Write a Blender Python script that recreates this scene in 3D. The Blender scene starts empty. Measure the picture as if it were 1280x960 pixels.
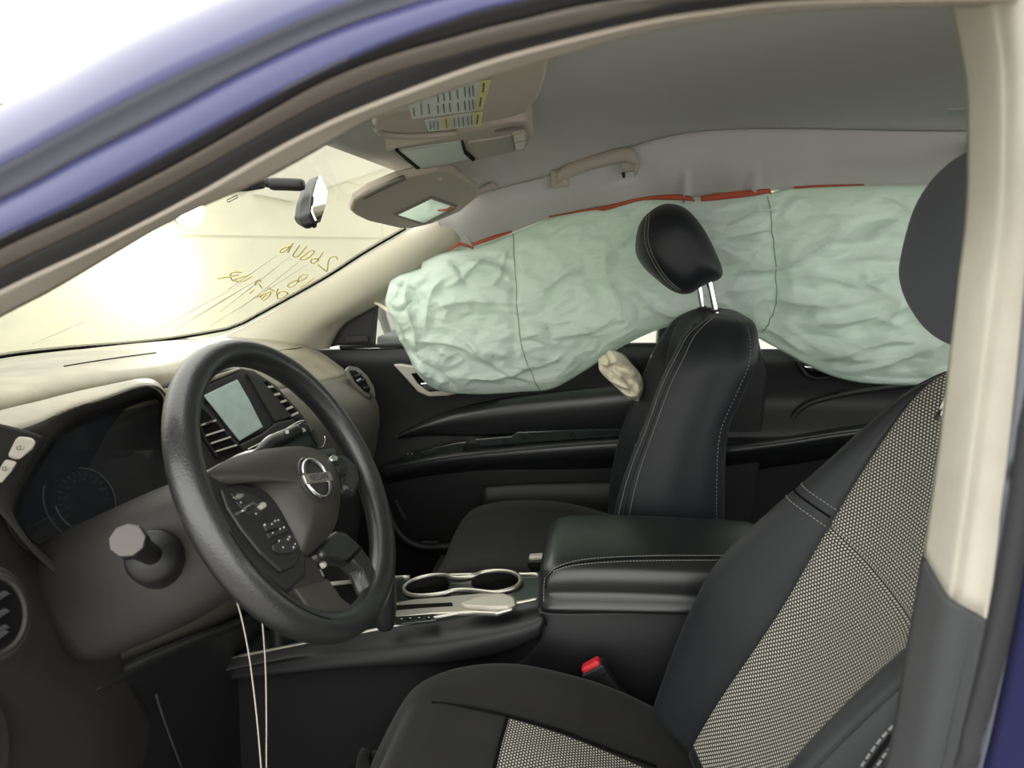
import bpy, bmesh, math, random
import numpy as np
from mathutils import Vector, Matrix, noise

# ---------------------------------------------------------------- camera, sky, lights, exposure
random.seed(4)
SC = bpy.context.scene
COL = SC.collection
CAM = np.array([0.0, -1.22, 1.42]); FPX = 880.0
_th, _pi, _ro = [math.radians(a) for a in (9.0, 10.9, 3.5)]
_f0 = np.array([-math.sin(_th), math.cos(_th), 0.0])
FW = _f0 * math.cos(_pi) - np.array([0, 0, 1.0]) * math.sin(_pi)
_r0 = np.array([math.cos(_th), math.sin(_th), 0.0]); _u0 = np.cross(_r0, FW)
RT = _r0 * math.cos(_ro) - _u0 * math.sin(_ro); UP = _u0 * math.cos(_ro) + _r0 * math.sin(_ro)
cd = bpy.data.cameras.new('camera'); cam = bpy.data.objects.new('camera', cd); COL.objects.link(cam)
M = Matrix.Identity(4)
for i in range(3):
    M[i][0] = RT[i]; M[i][1] = UP[i]; M[i][2] = -FW[i]; M[i][3] = CAM[i]
cam.matrix_world = M
cd.sensor_width = 36.0; cd.lens = FPX / 1280 * 36.0; cd.clip_start = 0.02
cd.dof.use_dof = True; cd.dof.focus_distance = 1.25; cd.dof.aperture_fstop = 6.5
SC.camera = cam

wd = bpy.data.worlds.new('sky'); SC.world = wd; wd.use_nodes = True
nt = wd.node_tree; bg = nt.nodes['Background']
bg.inputs['Color'].default_value = (1.0, 0.99, 0.965, 1); bg.inputs['Strength'].default_value = 1.0
SC.view_settings.view_transform = 'Standard'
try: SC.view_settings.look = 'None'
except Exception: pass
SC.view_settings.gamma = 1.0; SC.view_settings.use_curve_mapping = False
SC.view_settings.exposure = 2.0
SC.cycles.max_bounces = 10; SC.cycles.diffuse_bounces = 6; SC.cycles.transparent_max_bounces = 12

# ---------------------------------------------------------------- survey helpers (photo pixel + known plane -> metres in the car)
def ray(px, py): return FW + RT * (px - 640) / FPX + UP * (480 - py) / FPX
def W(px, py, X=None, Y=None, Z=None):
    d = ray(px, py)
    if X is not None: t = (X - CAM[0]) / d[0]
    elif Y is not None: t = (Y - CAM[1]) / d[1]
    else: t = (Z - CAM[2]) / d[2]
    return CAM + d * t
def WN(px, py, P0, n):
    d = ray(px, py); n = np.array(n, float)
    return CAM + d * (np.dot(np.array(P0) - CAM, n) / np.dot(d, n))
def V3(*a): return np.array(a, float)

# ---------------------------------------------------------------- materials
def srgb(c):
    return tuple(((v / 255) / 12.92 if v / 255 <= .04045 else ((v / 255 + .055) / 1.055) ** 2.4) for v in c)
def mat(name, col, rough=.6, metal=0., bump=0., bscale=400., var=0., vscale=12., spec=.5, coat=0., sheen=0., col2=None):
    m = bpy.data.materials.new(name); m.use_nodes = True
    t = m.node_tree; b = t.nodes['Principled BSDF']
    c = srgb(col)
    b.inputs['Base Color'].default_value = (*c, 1); b.inputs['Roughness'].default_value = rough
    b.inputs['Metallic'].default_value = metal; b.inputs['Specular IOR Level'].default_value = spec
    b.inputs['Coat Weight'].default_value = coat; b.inputs['Coat Roughness'].default_value = .08
    b.inputs['Sheen Weight'].default_value = sheen
    tc = t.nodes.new('ShaderNodeTexCoord')
    if bump:
        n = t.nodes.new('ShaderNodeTexNoise'); n.inputs['Scale'].default_value = bscale; n.inputs['Detail'].default_value = 3
        t.links.new(tc.outputs['Object'], n.inputs['Vector'])
        bp = t.nodes.new('ShaderNodeBump'); bp.inputs['Strength'].default_value = bump; bp.inputs['Distance'].default_value = .002
        t.links.new(n.outputs['Fac'], bp.inputs['Height']); t.links.new(bp.outputs['Normal'], b.inputs['Normal'])
    if var or col2:
        n = t.nodes.new('ShaderNodeTexNoise'); n.inputs['Scale'].default_value = vscale; n.inputs['Detail'].default_value = 6
        n.inputs['Roughness'].default_value = .65
        t.links.new(tc.outputs['Object'], n.inputs['Vector'])
        mr = t.nodes.new('ShaderNodeMapRange'); mr.inputs['From Min'].default_value = .35; mr.inputs['From Max'].default_value = .7
        t.links.new(n.outputs['Fac'], mr.inputs['Value'])
        mx = t.nodes.new('ShaderNodeMix'); mx.data_type = 'RGBA'
        c2 = srgb(col2) if col2 else tuple(v * (1 + var) for v in c)
        c1 = c if col2 else tuple(v * (1 - var) for v in c)
        mx.inputs['A'].default_value = (*c1, 1); mx.inputs['B'].default_value = (*c2, 1)
        t.links.new(mr.outputs['Result'], mx.inputs['Factor']); t.links.new(mx.outputs['Result'], b.inputs['Base Color'])
    return m
LEATHER = mat('black leather', (28, 30, 30), .34, bump=.10, bscale=700, spec=.6)
LEATHER2 = mat('black seat vinyl', (21, 24, 27), .5, bump=.1, bscale=800, spec=.32, sheen=.05)
CLOTH = mat('black cushion cloth', (27, 27, 25), .85, bump=.25, bscale=900, spec=.2, sheen=.08, var=.12, vscale=9)
HRCLOTH = mat('charcoal headrest cloth', (76, 78, 86), .8, bump=.3, bscale=900, spec=.2, sheen=.1)
PLAST = mat('dusty dash plastic', (31, 30, 29), .55, bump=.2, bscale=900, var=.18, vscale=5, spec=.4, col2=(41, 39, 36))
PAD = mat('sky-lit dusty dash pad', (100, 96, 82), .5, bump=.3, bscale=500, spec=.5, col2=(138, 131, 110), vscale=7)  # same skin as PADF, paler: sky sheen painted into the dusty colour
DARKP = mat('black plastic', (26, 26, 27), .5, bump=.08, bscale=900, spec=.4)
DOORP = mat('black door plastic', (29, 30, 30), .5, bump=.12, bscale=700, spec=.4)
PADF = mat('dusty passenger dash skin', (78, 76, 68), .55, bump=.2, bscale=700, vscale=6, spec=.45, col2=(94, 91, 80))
PIANO = mat('dark glossy trim', (34, 40, 38), .16, spec=.6, var=.25, vscale=30)
BLACK = mat('black void', (10, 10, 11), .8, spec=.1)
RUBBER = mat('rubber seal', (48, 48, 50), .75, spec=.3)
TANSEAL = mat('felt door seal', (104, 98, 92), .85, bump=.3, bscale=600, spec=.2)
HEAD = mat('headliner cloth', (187, 185, 181), .95, bump=.2, bscale=1400, spec=.1)
TRIM = mat('beige pillar plastic', (166, 161, 145), .6, bump=.1, bscale=1200, spec=.3)
TRIMB = mat('pale pillar plastic', (196, 191, 178), .6, bump=.1, bscale=1200, var=.05, vscale=30, spec=.3)
VISOR = mat('visor vinyl', (168, 159, 147), .7, bump=.15, bscale=900, spec=.3)
BLUE = mat('dark blue paint', (44, 45, 84), .42, metal=.1, coat=.12, spec=.4)
SILVER = mat('satin silver', (176, 172, 162), .33, metal=.85)
SILVERP = mat('silver paint', (186, 180, 168), .4, metal=.3)
CHROME = mat('chrome', (225, 225, 225), .1, metal=1.)
RED = mat('red button', (196, 34, 40), .4)
ORANGE = mat('orange tape', (168, 74, 46), .7)
THREAD = mat('grey thread', (126, 126, 124), .8)
WHITEC = mat('white cord', (172, 166, 152), .7)
BEIGEC = mat('beige nylon', (228, 220, 194), .85, bump=.3, bscale=300)
WIRE = mat('grey marks', (150, 150, 148), .6)
PRINT = mat('white print', (178, 178, 174), .6)
DARKINK = mat('dark ink', (66, 66, 64), .8)
CARPET = mat('black carpet', (24, 24, 24), .95, bump=.5, bscale=500, spec=.1)
CONC = mat('concrete', (150, 148, 140), .9, bump=.3, bscale=30, var=.12, vscale=3)
WALLP = mat('pale wall panel', (118, 119, 104), .85, var=.05, vscale=2)
AWN = mat('grey awning', (116, 116, 108), .8, var=.05)
MIRROR = mat('mirror glass', (215, 220, 216), .03, metal=1.)
SCREEN = mat('dusty screen glass', (150, 166, 160), .25, spec=.6, var=.1, vscale=30)
LENS = mat('grey lens', (150, 158, 146), .3, spec=.5)
LENSR = mat('dark lamp lens', (96, 84, 80), .3)
PAPER = mat('white label paper', (196, 202, 192), .6)
YEL = mat('yellow label', (204, 196, 128), .6)
MARKER = mat('yellow marker', (176, 160, 70), .8)

def new_bsdf(name):
    m = bpy.data.materials.new(name); m.use_nodes = True
    t = m.node_tree; t.nodes.clear(); o = t.nodes.new('ShaderNodeOutputMaterial')
    return m, t, o
def _bag():
    m, t, o = new_bsdf('pale green airbag nylon')
    b = t.nodes.new('ShaderNodeBsdfPrincipled'); tr = t.nodes.new('ShaderNodeBsdfTranslucent'); mx = t.nodes.new('ShaderNodeMixShader')
    c = srgb((225, 236, 229))
    b.inputs['Base Color'].default_value = (*c, 1); b.inputs['Roughness'].default_value = .55; b.inputs['Specular IOR Level'].default_value = .35
    tr.inputs['Color'].default_value = (*srgb((230, 239, 229)), 1)
    tc = t.nodes.new('ShaderNodeTexCoord'); n = t.nodes.new('ShaderNodeTexNoise'); n.inputs['Scale'].default_value = 22; n.inputs['Detail'].default_value = 5
    n2 = t.nodes.new('ShaderNodeTexNoise'); n2.inputs['Scale'].default_value = 260
    mp = t.nodes.new('ShaderNodeMapping'); mp.inputs['Rotation'].default_value = (0, .6, 0); mp.inputs['Scale'].default_value = (.5, 1, 1.6)
    t.links.new(tc.outputs['Object'], mp.inputs['Vector']); t.links.new(mp.outputs['Vector'], n.inputs['Vector']); t.links.new(tc.outputs['Object'], n2.inputs['Vector'])
    bp = t.nodes.new('ShaderNodeBump'); bp.inputs['Strength'].default_value = .55; bp.inputs['Distance'].default_value = .02
    b2 = t.nodes.new('ShaderNodeBump'); b2.inputs['Strength'].default_value = .08; b2.inputs['Distance'].default_value = .002
    t.links.new(n.outputs['Fac'], bp.inputs['Height']); t.links.new(n2.outputs['Fac'], b2.inputs['Height']); t.links.new(bp.outputs['Normal'], b2.inputs['Normal'])
    t.links.new(b2.outputs['Normal'], b.inputs['Normal'])
    mx.inputs[0].default_value = .4
    t.links.new(b.outputs[0], mx.inputs[1]); t.links.new(tr.outputs[0], mx.inputs[2]); t.links.new(mx.outputs[0], o.inputs[0])
    return m
BAG = _bag()
def _dust_haze_glass(name, dust_haze, col, streak=True):
    m, t, o = new_bsdf(name)
    tp = t.nodes.new('ShaderNodeBsdfTransparent'); gl = t.nodes.new('ShaderNodeBsdfGlossy'); gl.inputs['Roughness'].default_value = .03
    tr = t.nodes.new('ShaderNodeBsdfTranslucent'); df = t.nodes.new('ShaderNodeBsdfDiffuse')
    for s in (tr, df): s.inputs['Color'].default_value = (*srgb(col), 1)
    tp.inputs['Color'].default_value = (.93, .95, .92, 1)
    md = t.nodes.new('ShaderNodeMixShader'); md.inputs[0].default_value = .35
    t.links.new(tr.outputs[0], md.inputs[1]); t.links.new(df.outputs[0], md.inputs[2])
    mx = t.nodes.new('ShaderNodeMixShader')
    t.links.new(tp.outputs[0], mx.inputs[1]); t.links.new(md.outputs[0], mx.inputs[2])
    tc = t.nodes.new('ShaderNodeTexCoord')
    n = t.nodes.new('ShaderNodeTexNoise'); n.inputs['Scale'].default_value = 6; n.inputs['Detail'].default_value = 7
    t.links.new(tc.outputs['Object'], n.inputs['Vector'])
    mr = t.nodes.new('ShaderNodeMapRange'); mr.inputs['From Min'].default_value = .3; mr.inputs['From Max'].default_value = .7
    mr.inputs['To Min'].default_value = dust_haze * .8; mr.inputs['To Max'].default_value = dust_haze * 1.2
    t.links.new(n.outputs['Fac'], mr.inputs['Value']); t.links.new(mr.outputs['Result'], mx.inputs[0])
    m2 = t.nodes.new('ShaderNodeMixShader'); m2.inputs[0].default_value = .05
    t.links.new(mx.outputs[0], m2.inputs[1]); t.links.new(gl.outputs[0], m2.inputs[2]); t.links.new(m2.outputs[0], o.inputs[0])
    return m
GLASS = _dust_haze_glass('dusty windscreen glass', .26, (214, 208, 178))
CLEAR = _dust_haze_glass('side window glass', .08, (200, 205, 200))
GAUGEGL = _dust_haze_glass('gauge cover with painted haze', .30, (100, 104, 114))  # grey film painted in for the reflections on the cover
def _weave():
    m, t, o = new_bsdf('grey dotted seat fabric')
    b = t.nodes.new('ShaderNodeBsdfPrincipled'); b.inputs['Roughness'].default_value = .8; b.inputs['Specular IOR Level'].default_value = .2
    uv = t.nodes.new('ShaderNodeUVMap'); sx = t.nodes.new('ShaderNodeSeparateXYZ'); t.links.new(uv.outputs[0], sx.inputs[0])
    def mth(op, a, bb=None):
        n = t.nodes.new('ShaderNodeMath'); n.operation = op
        for i, v in enumerate((a, bb)):
            if v is None: continue
            if isinstance(v, (int, float)): n.inputs[i].default_value = v
            else: t.links.new(v, n.inputs[i])
        return n.outputs[0]
    pu, pv = .0060, .0039       # pitch of the weave in metres
    r = mth('DIVIDE', sx.outputs[1], pv); row = mth('FLOOR', r)
    off = mth('MULTIPLY', mth('MODULO', row, 2.0), .5)
    cu = mth('FRACT', mth('ADD', mth('DIVIDE', sx.outputs[0], pu), off)); cv = mth('FRACT', r)
    du = mth('MULTIPLY', mth('SUBTRACT', cu, .5), 1.05); dv = mth('MULTIPLY', mth('SUBTRACT', cv, .5), .95)
    d = mth('SQRT', mth('ADD', mth('MULTIPLY', du, du), mth('MULTIPLY', dv, dv)))
    mr = t.nodes.new('ShaderNodeMapRange'); mr.inputs['From Min'].default_value = .27; mr.inputs['From Max'].default_value = .40
    mr.inputs['To Min'].default_value = 1; mr.inputs['To Max'].default_value = 0
    t.links.new(d, mr.inputs['Value'])
    mx = t.nodes.new('ShaderNodeMix'); mx.data_type = 'RGBA'; mx.inputs['A'].default_value = (*srgb((40, 41, 38)), 1); mx.inputs['B'].default_value = (*srgb((186, 184, 172)), 1)
    t.links.new(mr.outputs['Result'], mx.inputs['Factor']); t.links.new(mx.outputs['Result'], b.inputs['Base Color'])
    bp = t.nodes.new('ShaderNodeBump'); bp.inputs['Strength'].default_value = .4; bp.inputs['Distance'].default_value = .001
    t.links.new(mr.outputs['Result'], bp.inputs['Height']); t.links.new(bp.outputs['Normal'], b.inputs['Normal'])
    t.links.new(b.outputs[0], o.inputs[0]); return m
WEAVE = _weave()

# ---------------------------------------------------------------- mesh helpers
def link(o, parent=None):
    COL.objects.link(o)
    if parent is not None:
        o.parent = parent
        o.matrix_parent_inverse = parent.matrix_world.inverted() if parent.type != 'EMPTY' else Matrix.Translation(-Vector(parent['_w']))
    return o
WPOS = {}
def thing(name, label, cat, loc, group=None, kind=None):
    o = bpy.data.objects.new(name, None); o.empty_display_size = .05; COL.objects.link(o)
    o.location = [float(v) for v in loc]; WPOS[o.name] = Vector([float(v) for v in loc])
    if label: o['label'] = label
    if cat: o['category'] = cat
    if group: o['group'] = group
    if kind: o['kind'] = kind
    return o
def tag(o, label=None, cat=None, group=None, kind=None):
    if label: o['label'] = label
    if cat: o['category'] = cat
    if group: o['group'] = group
    if kind: o['kind'] = kind
    return o
def mesh(name, verts, faces, m, parent=None, smooth=True, uvs=None, bevel=0., seg=2, solid=0., soff=-1., sub=0, angle=None, label=None):
    P = np.array(verts, float); c = P.mean(0)
    me = bpy.data.meshes.new(name); me.from_pydata([tuple(v) for v in (P - c)], [], [tuple(int(i) for i in f) for f in faces])
    me.materials.append(m)
    if uvs is not None:
        l = me.uv_layers.new(name='UVMap')
        for lp in me.loops: l.data[lp.index].uv = uvs[lp.vertex_index]
    bm = bmesh.new(); bm.from_mesh(me)
    if uvs is None: bmesh.ops.recalc_face_normals(bm, faces=bm.faces)
    bm.to_mesh(me); bm.free()
    me.polygons.foreach_set('use_smooth', [smooth] * len(me.polygons))
    o = bpy.data.objects.new(name, me)
    COL.objects.link(o)
    if parent is not None:
        o.parent = parent; o.location = Vector(c) - WPOS[parent.name]
    else: o.location = c
    WPOS[o.name] = Vector(c)
    if solid:
        s = o.modifiers.new('solid', 'SOLIDIFY'); s.thickness = solid; s.offset = soff
    if bevel:
        b = o.modifiers.new('bevel', 'BEVEL'); b.width = bevel; b.segments = seg; b.limit_method = 'ANGLE'; b.angle_limit = math.radians(angle or 35)
    if sub:
        s = o.modifiers.new('sub', 'SUBSURF'); s.levels = sub; s.render_levels = sub
    if label: o['label'] = label
    return o
def crom(pts, n, closed=False):
    P = np.array(pts, float); k = len(P)
    if k == 1: return np.repeat(P, n, 0)
    L = k if closed else k - 1
    out = []
    for j in range(n):
        t = j * L / n if closed else j * L / (n - 1)
        i = min(int(t), L - 1); f = t - i
        if closed: a, b, c, d = P[(i - 1) % k], P[i], P[(i + 1) % k], P[(i + 2) % k]
        else:
            b, c = P[i], P[i + 1]
            a = P[i - 1] if i > 0 else 2 * b - c
            d = P[i + 2] if i + 2 < k else 2 * c - b
        out.append(.5 * (2 * b + (c - a) * f + (2 * a - 5 * b + 4 * c - d) * f * f + (3 * b - a - 3 * c + d) * f ** 3))
    return np.array(out)
def interp_grid(G, nu, nv, cu=False, cv=False):
    rows = np.array([crom(r, nv, cv) for r in G])
    return np.array([crom(rows[:, j], nu, cu) for j in range(nv)]).transpose(1, 0, 2)
def gridfaces(nu, nv, cu=False, cv=False):
    F = []
    for i in range(nu if cu else nu - 1):
        for j in range(nv if cv else nv - 1):
            F.append((i * nv + j, i * nv + (j + 1) % nv, ((i + 1) % nu) * nv + (j + 1) % nv, ((i + 1) % nu) * nv + j))
    return F
def surf(name, G, m, parent=None, nu=24, nv=24, thick=.006, away=None, **k):
    """sheet through a grid of control points; gets a back face 'thick' away along 'away' so that it is solid"""
    S = interp_grid(G, nu, nv)
    return sheet(name, S, m, parent, thick, away, **k)
def sheet(name, S, m, parent=None, thick=.006, away=None, **k):
    nu, nv = S.shape[:2]
    du = np.gradient(S, axis=0); dv = np.gradient(S, axis=1)
    N = np.cross(du, dv); N /= np.linalg.norm(N, axis=2, keepdims=True) + 1e-12
    c = S.reshape(-1, 3).mean(0)
    ref = (c - CAM) if away is None else np.array(away, float)
    sgn = np.sign((N * ref).sum(2).mean()) or 1
    B = S + N * sgn * thick
    V = np.concatenate([S.reshape(-1, 3), B.reshape(-1, 3)]); n = nu * nv
    F = gridfaces(nu, nv); F2 = [tuple(n + i for i in reversed(f)) for f in F]
    E = []
    idx = lambda i, j: i * nv + j
    ring = [idx(0, j) for j in range(nv)] + [idx(i, nv - 1) for i in range(1, nu)] + [idx(nu - 1, j) for j in range(nv - 2, -1, -1)] + [idx(i, 0) for i in range(nu - 2, 0, -1)]
    for a, b in zip(ring, ring[1:] + ring[:1]): E.append((b, a, n + a, n + b))
    return mesh(name, V, F + F2 + E, m, parent, **k)
def strip(name, A, B, m, parent=None, n=40, nw=7, bulge=.01, bdir=(0, -1, 0), thick=.012, away=(0, 1, 0), mid=None, **k):
    A = crom(A, n); B = crom(B, n); S = np.zeros((n, nw, 3)); bd = np.array(bdir, float)
    for j in range(nw):
        t = j / (nw - 1); S[:, j] = A * (1 - t) + B * t + bd * bulge * 4 * t * (1 - t)
    return sheet(name, S, m, parent, thick, away, **k)
def frames(P, closed=False):
    P = np.array(P); n = len(P)
    T = np.roll(P, -1, 0) - np.roll(P, 1, 0) if closed else np.gradient(P, axis=0)
    T /= np.linalg.norm(T, axis=1, keepdims=True) + 1e-12
    up = V3(0, 0, 1) if abs(T[0][2]) < .9 else V3(0, 1, 0)
    N = []; prev = up
    for t in T:
        v = prev - t * np.dot(prev, t); v /= np.linalg.norm(v) + 1e-12; N.append(v); prev = v
    N = np.array(N); return T, N, np.cross(T, N)
def tube(name, P, r, m, parent=None, n=None, seg=8, closed=False, cap=True, **k):
    P = np.array(P, float)
    if n: P = crom(P, n, closed)
    T, N, B = frames(P, closed); nn = len(P)
    rr = np.array(r, float) if np.ndim(r) else np.full(nn, r)
    if len(rr) != nn: rr = np.interp(np.linspace(0, 1, nn), np.linspace(0, 1, len(rr)), rr)
    V = []
    for i in range(nn):
        for j in range(seg):
            a = 2 * math.pi * j / seg; V.append(P[i] + rr[i] * (math.cos(a) * N[i] + math.sin(a) * B[i]))
    F = gridfaces(nn, seg, closed, True)
    if cap and not closed: F += [tuple(range(seg)), tuple(nn * seg - 1 - j for j in range(seg))]
    return mesh(name, V, F, m, parent, **k)
def loft(name, loops, m, parent=None, nu=None, nv=None, cap=True, **k):
    S = np.array(loops, float)
    if nu: S = interp_grid(S, nu, nv, False, True)
    a, b = S.shape[:2]
    F = gridfaces(a, b, False, True)
    if cap: F += [tuple(range(b)), tuple(a * b - 1 - j for j in range(b))]
    return mesh(name, S.reshape(-1, 3), F, m, parent, **k)
def slab(name, poly, th, m, parent=None, smooth=False, bevel=0., **k):
    """flat polygon of world points, thickened by vector th"""
    P = np.array(poly, float); n = len(P); th = np.array(th, float)
    V = np.concatenate([P, P + th])
    F = [tuple(range(n)), tuple(range(2 * n - 1, n - 1, -1))] + [(i, (i + 1) % n, n + (i + 1) % n, n + i) for i in range(n)]
    return mesh(name, V, F, m, parent, smooth=smooth, bevel=bevel, **k)
def box(name, c, s, m, parent=None, bevel=.004, ax=None, **k):
    A = np.eye(3) if ax is None else np.array(ax, float)
    V = [np.array(c, float) + sum(A[i] * s[i] / 2 * g[i] for i in range(3)) for g in [(x, y, z) for x in (-1, 1) for y in (-1, 1) for z in (-1, 1)]]
    F = [(0, 1, 3, 2), (4, 6, 7, 5), (0, 4, 5, 1), (2, 3, 7, 6), (0, 2, 6, 4), (1, 5, 7, 3)]
    return mesh(name, V, F, m, parent, smooth=False, bevel=bevel, **k)
def boxes(name, items, m, parent=None, **k):
    """many tiny boxes (centre, size, axes) joined: print or stitches too small to pick apart"""
    V = []; F = []
    for c, s, A in items:
        A = np.eye(3) if A is None else np.array(A); b = len(V)
        V += [np.array(c) + sum(A[i] * s[i] / 2 * g[i] for i in range(3)) for g in [(x, y, z) for x in (-1, 1) for y in (-1, 1) for z in (-1, 1)]]
        F += [tuple(b + i for i in f) for f in [(0, 1, 3, 2), (4, 6, 7, 5), (0, 4, 5, 1), (2, 3, 7, 6), (0, 2, 6, 4), (1, 5, 7, 3)]]
    return mesh(name, V, F, m, parent, smooth=False, **k)
def stitches(name, P, parent, step=.0055, ln=.0036, w=.0011, n=400, nrm=None):
    P = crom(P, n) if len(P) < n else np.array(P)
    seg = np.linalg.norm(np.diff(P, axis=0), axis=1); s = np.concatenate([[0], np.cumsum(seg)])
    items = []; d = 0
    while d < s[-1]:
        p = np.array([np.interp(d, s, P[:, i]) for i in range(3)]); q = np.array([np.interp(min(d + .002, s[-1]), s, P[:, i]) for i in range(3)])
        t = q - p; L = np.linalg.norm(t)
        if L < 1e-7: break
        t /= L; a = np.cross(t, V3(0, 0, 1)); a /= np.linalg.norm(a) + 1e-9; b = np.cross(t, a)
        items.append((p, (ln, w, w), (t, a, b))); d += step
    o = boxes(name, items, THREAD, parent); o['kind'] = 'stuff'; return o
def disc(name, c, n, r, h, m, parent=None, seg=32, bevel=0., ry=None, a0=None, **k):
    n = np.array(n, float); n /= np.linalg.norm(n)
    e1 = np.array(a0, float) if a0 is not None else np.cross(V3(0, 0, 1) if abs(n[2]) < .95 else V3(1, 0, 0), n)
    e1 = e1 - n * np.dot(e1, n); e1 /= np.linalg.norm(e1); e2 = np.cross(n, e1)
    P = [np.array(c) + r * math.cos(a) * e1 + (ry or r) * math.sin(a) * e2 for a in np.linspace(0, 2 * math.pi, seg, endpoint=False)]
    return slab(name, P, n * h, m, parent, bevel=bevel, **k)
def text(name, body, size, m, parent, o, ex, ey, depth=.0006, align='CENTER'):
    cu = bpy.data.curves.new(name, 'FONT'); cu.body = body; cu.size = size; cu.extrude = depth; cu.align_x = align; cu.align_y = 'CENTER'
    ob = bpy.data.objects.new(name, cu)
    COL.objects.link(ob)
    ex = Vector(ex).normalized(); ey = Vector(ey); ey = (ey - ex * ey.dot(ex)).normalized(); ez = ex.cross(ey)
    Mx = Matrix.Identity(4)
    for i in range(3):
        Mx[i][0] = ex[i]; Mx[i][1] = ey[i]; Mx[i][2] = ez[i]; Mx[i][3] = o[i]
    deps = bpy.context.evaluated_depsgraph_get(); me = bpy.data.meshes.new_from_object(ob.evaluated_get(deps))
    bpy.data.objects.remove(ob)
    me.materials.clear(); me.materials.append(m)
    o2 = bpy.data.objects.new(name, me); COL.objects.link(o2)
    o2.parent = parent
    o2.matrix_basis = Matrix.Translation(-WPOS[parent.name]) @ Mx
    WPOS[o2.name] = Vector(o)
    return o2
def px(L, Y=None, X=None, Z=None): return [W(p[0], p[1], Y=(p[2] if len(p) > 2 and Y is None and X is None and Z is None else Y), X=X, Z=Z) for p in L]

# ================================================================ the place outside
tag(slab('floor', [(-14, -12, 0), (10, -12, 0), (10, 30, 0), (-14, 30, 0)], (0, 0, -.1), CONC), kind='structure')
wx = -5.5
wall = tag(box('wall_exterior', (wx - .15, 10, 1.5), (.3, 30, 3.0), WALLP, None, .01), kind='structure')
zj = W(400, 298, X=wx)[2]
for k in range(3):                      # panels stand proud of the wall, joints left between them
    y0 = W(474, 260, X=wx)[1] - 12.0 + 12.0 * k
    for (a, b) in ((.15, zj - .02), (zj + .02, 2.95)):
        box('panel', (wx + .02, y0 + 6, (a + b) / 2), (.04, 11.96, b - a), WALLP, wall, .008)
aw = [W(p[0], p[1], X=wx + .12) for p in ((322, 243), (367, 252), (407, 235), (478, 212), (620, 168), (640, 60), (430, 60), (340, 160))]
ya_, yb_ = W(395, 220, X=wx)[1], W(640, 180, X=wx)[1]
box('panel', (wx + .02, (ya_ + yb_) / 2, 3.4), (.04, yb_ - ya_, .88), WALLP, wall, .008)
slab('fascia', aw, (-.12, 0, 0), AWN, wall, bevel=.01)
# added lamp on the wall, no such fixture seen; makes the windscreen glare
lp = W(238, 264, X=wx + .52)
fl = thing('added_glare_lamp', 'added lamp making the bright glare in the dusty windscreen beside the mirror', 'lamp', lp)
_em = bpy.data.materials.new('lamp light'); _em.use_nodes = True
_em.node_tree.nodes['Principled BSDF'].inputs['Emission Color'].default_value = (1, .97, .85, 1); _em.node_tree.nodes['Principled BSDF'].inputs['Emission Strength'].default_value = 12
disc('lamp_lens', lp, (1, -.6, 0), .16, .02, _em, fl)
disc('lamp_housing', lp - V3(.02, 0, 0), (-1, .6, 0), .19, .1, DARKP, fl, bevel=.02)
box('bracket', lp - V3(.27, -.03, 0), (.40, .04, .04), DARKP, fl)
ll = bpy.data.lights.new('lamp_glow', 'POINT'); ll.energy = 190; ll.color = (1, .96, .82); ll.shadow_soft_size = .2
lo = bpy.data.objects.new('lamp_glow', ll); COL.objects.link(lo); lo.parent = fl; lo.location = (.14, -.16, -.12)

# ================================================================ windscreen
BASE = [(-1.09, -.66, 1.215), (-1.19, -.35, 1.258), W(5, 446, Y=.03), W(140, 433, Y=.33), W(220, 424, Y=.51), W(292, 411, Y=.64)]
TOPE = [(-.40, -.60, 1.505), (-.45, -.35, 1.585), (-.48, 0, 1.622), (-.455, .25, 1.607), (-.46, .45, 1.575), W(505, 287, Y=.655)]
Gw = []
for t in (0, .33, .66, 1):
    a = crom(BASE, 9); b = crom(TOPE, 9); r = a * (1 - t) + b * t
    r[:, 0] += -.03 * math.sin(math.pi * t); r[:, 2] += .012 * math.sin(math.pi * t)
    Gw.append(r)
Gw = np.array(Gw)
for k, t in ((1, .33), (2, .66)):      # the passenger edge follows the pillar
    e = W(400, 351, Y=.66) if k == 1 else W(452, 318, Y=.66)
    d = e - Gw[k, -1]
    for j in range(9): Gw[k, j] += d * (j / 8) ** 2
WS = interp_grid(Gw, 30, 40)
w1 = thing('window_1', None, None, WS.reshape(-1, 3).mean(0), kind='structure')
mesh('pane', WS.reshape(-1, 3), gridfaces(30, 40), GLASS, w1)
rimP = np.concatenate([WS[0, ::2], WS[1:, -1]])
tube('rubber_edge', rimP + V3(.004, 0, .004), .0055, BLACK, w1, seg=6)
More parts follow.
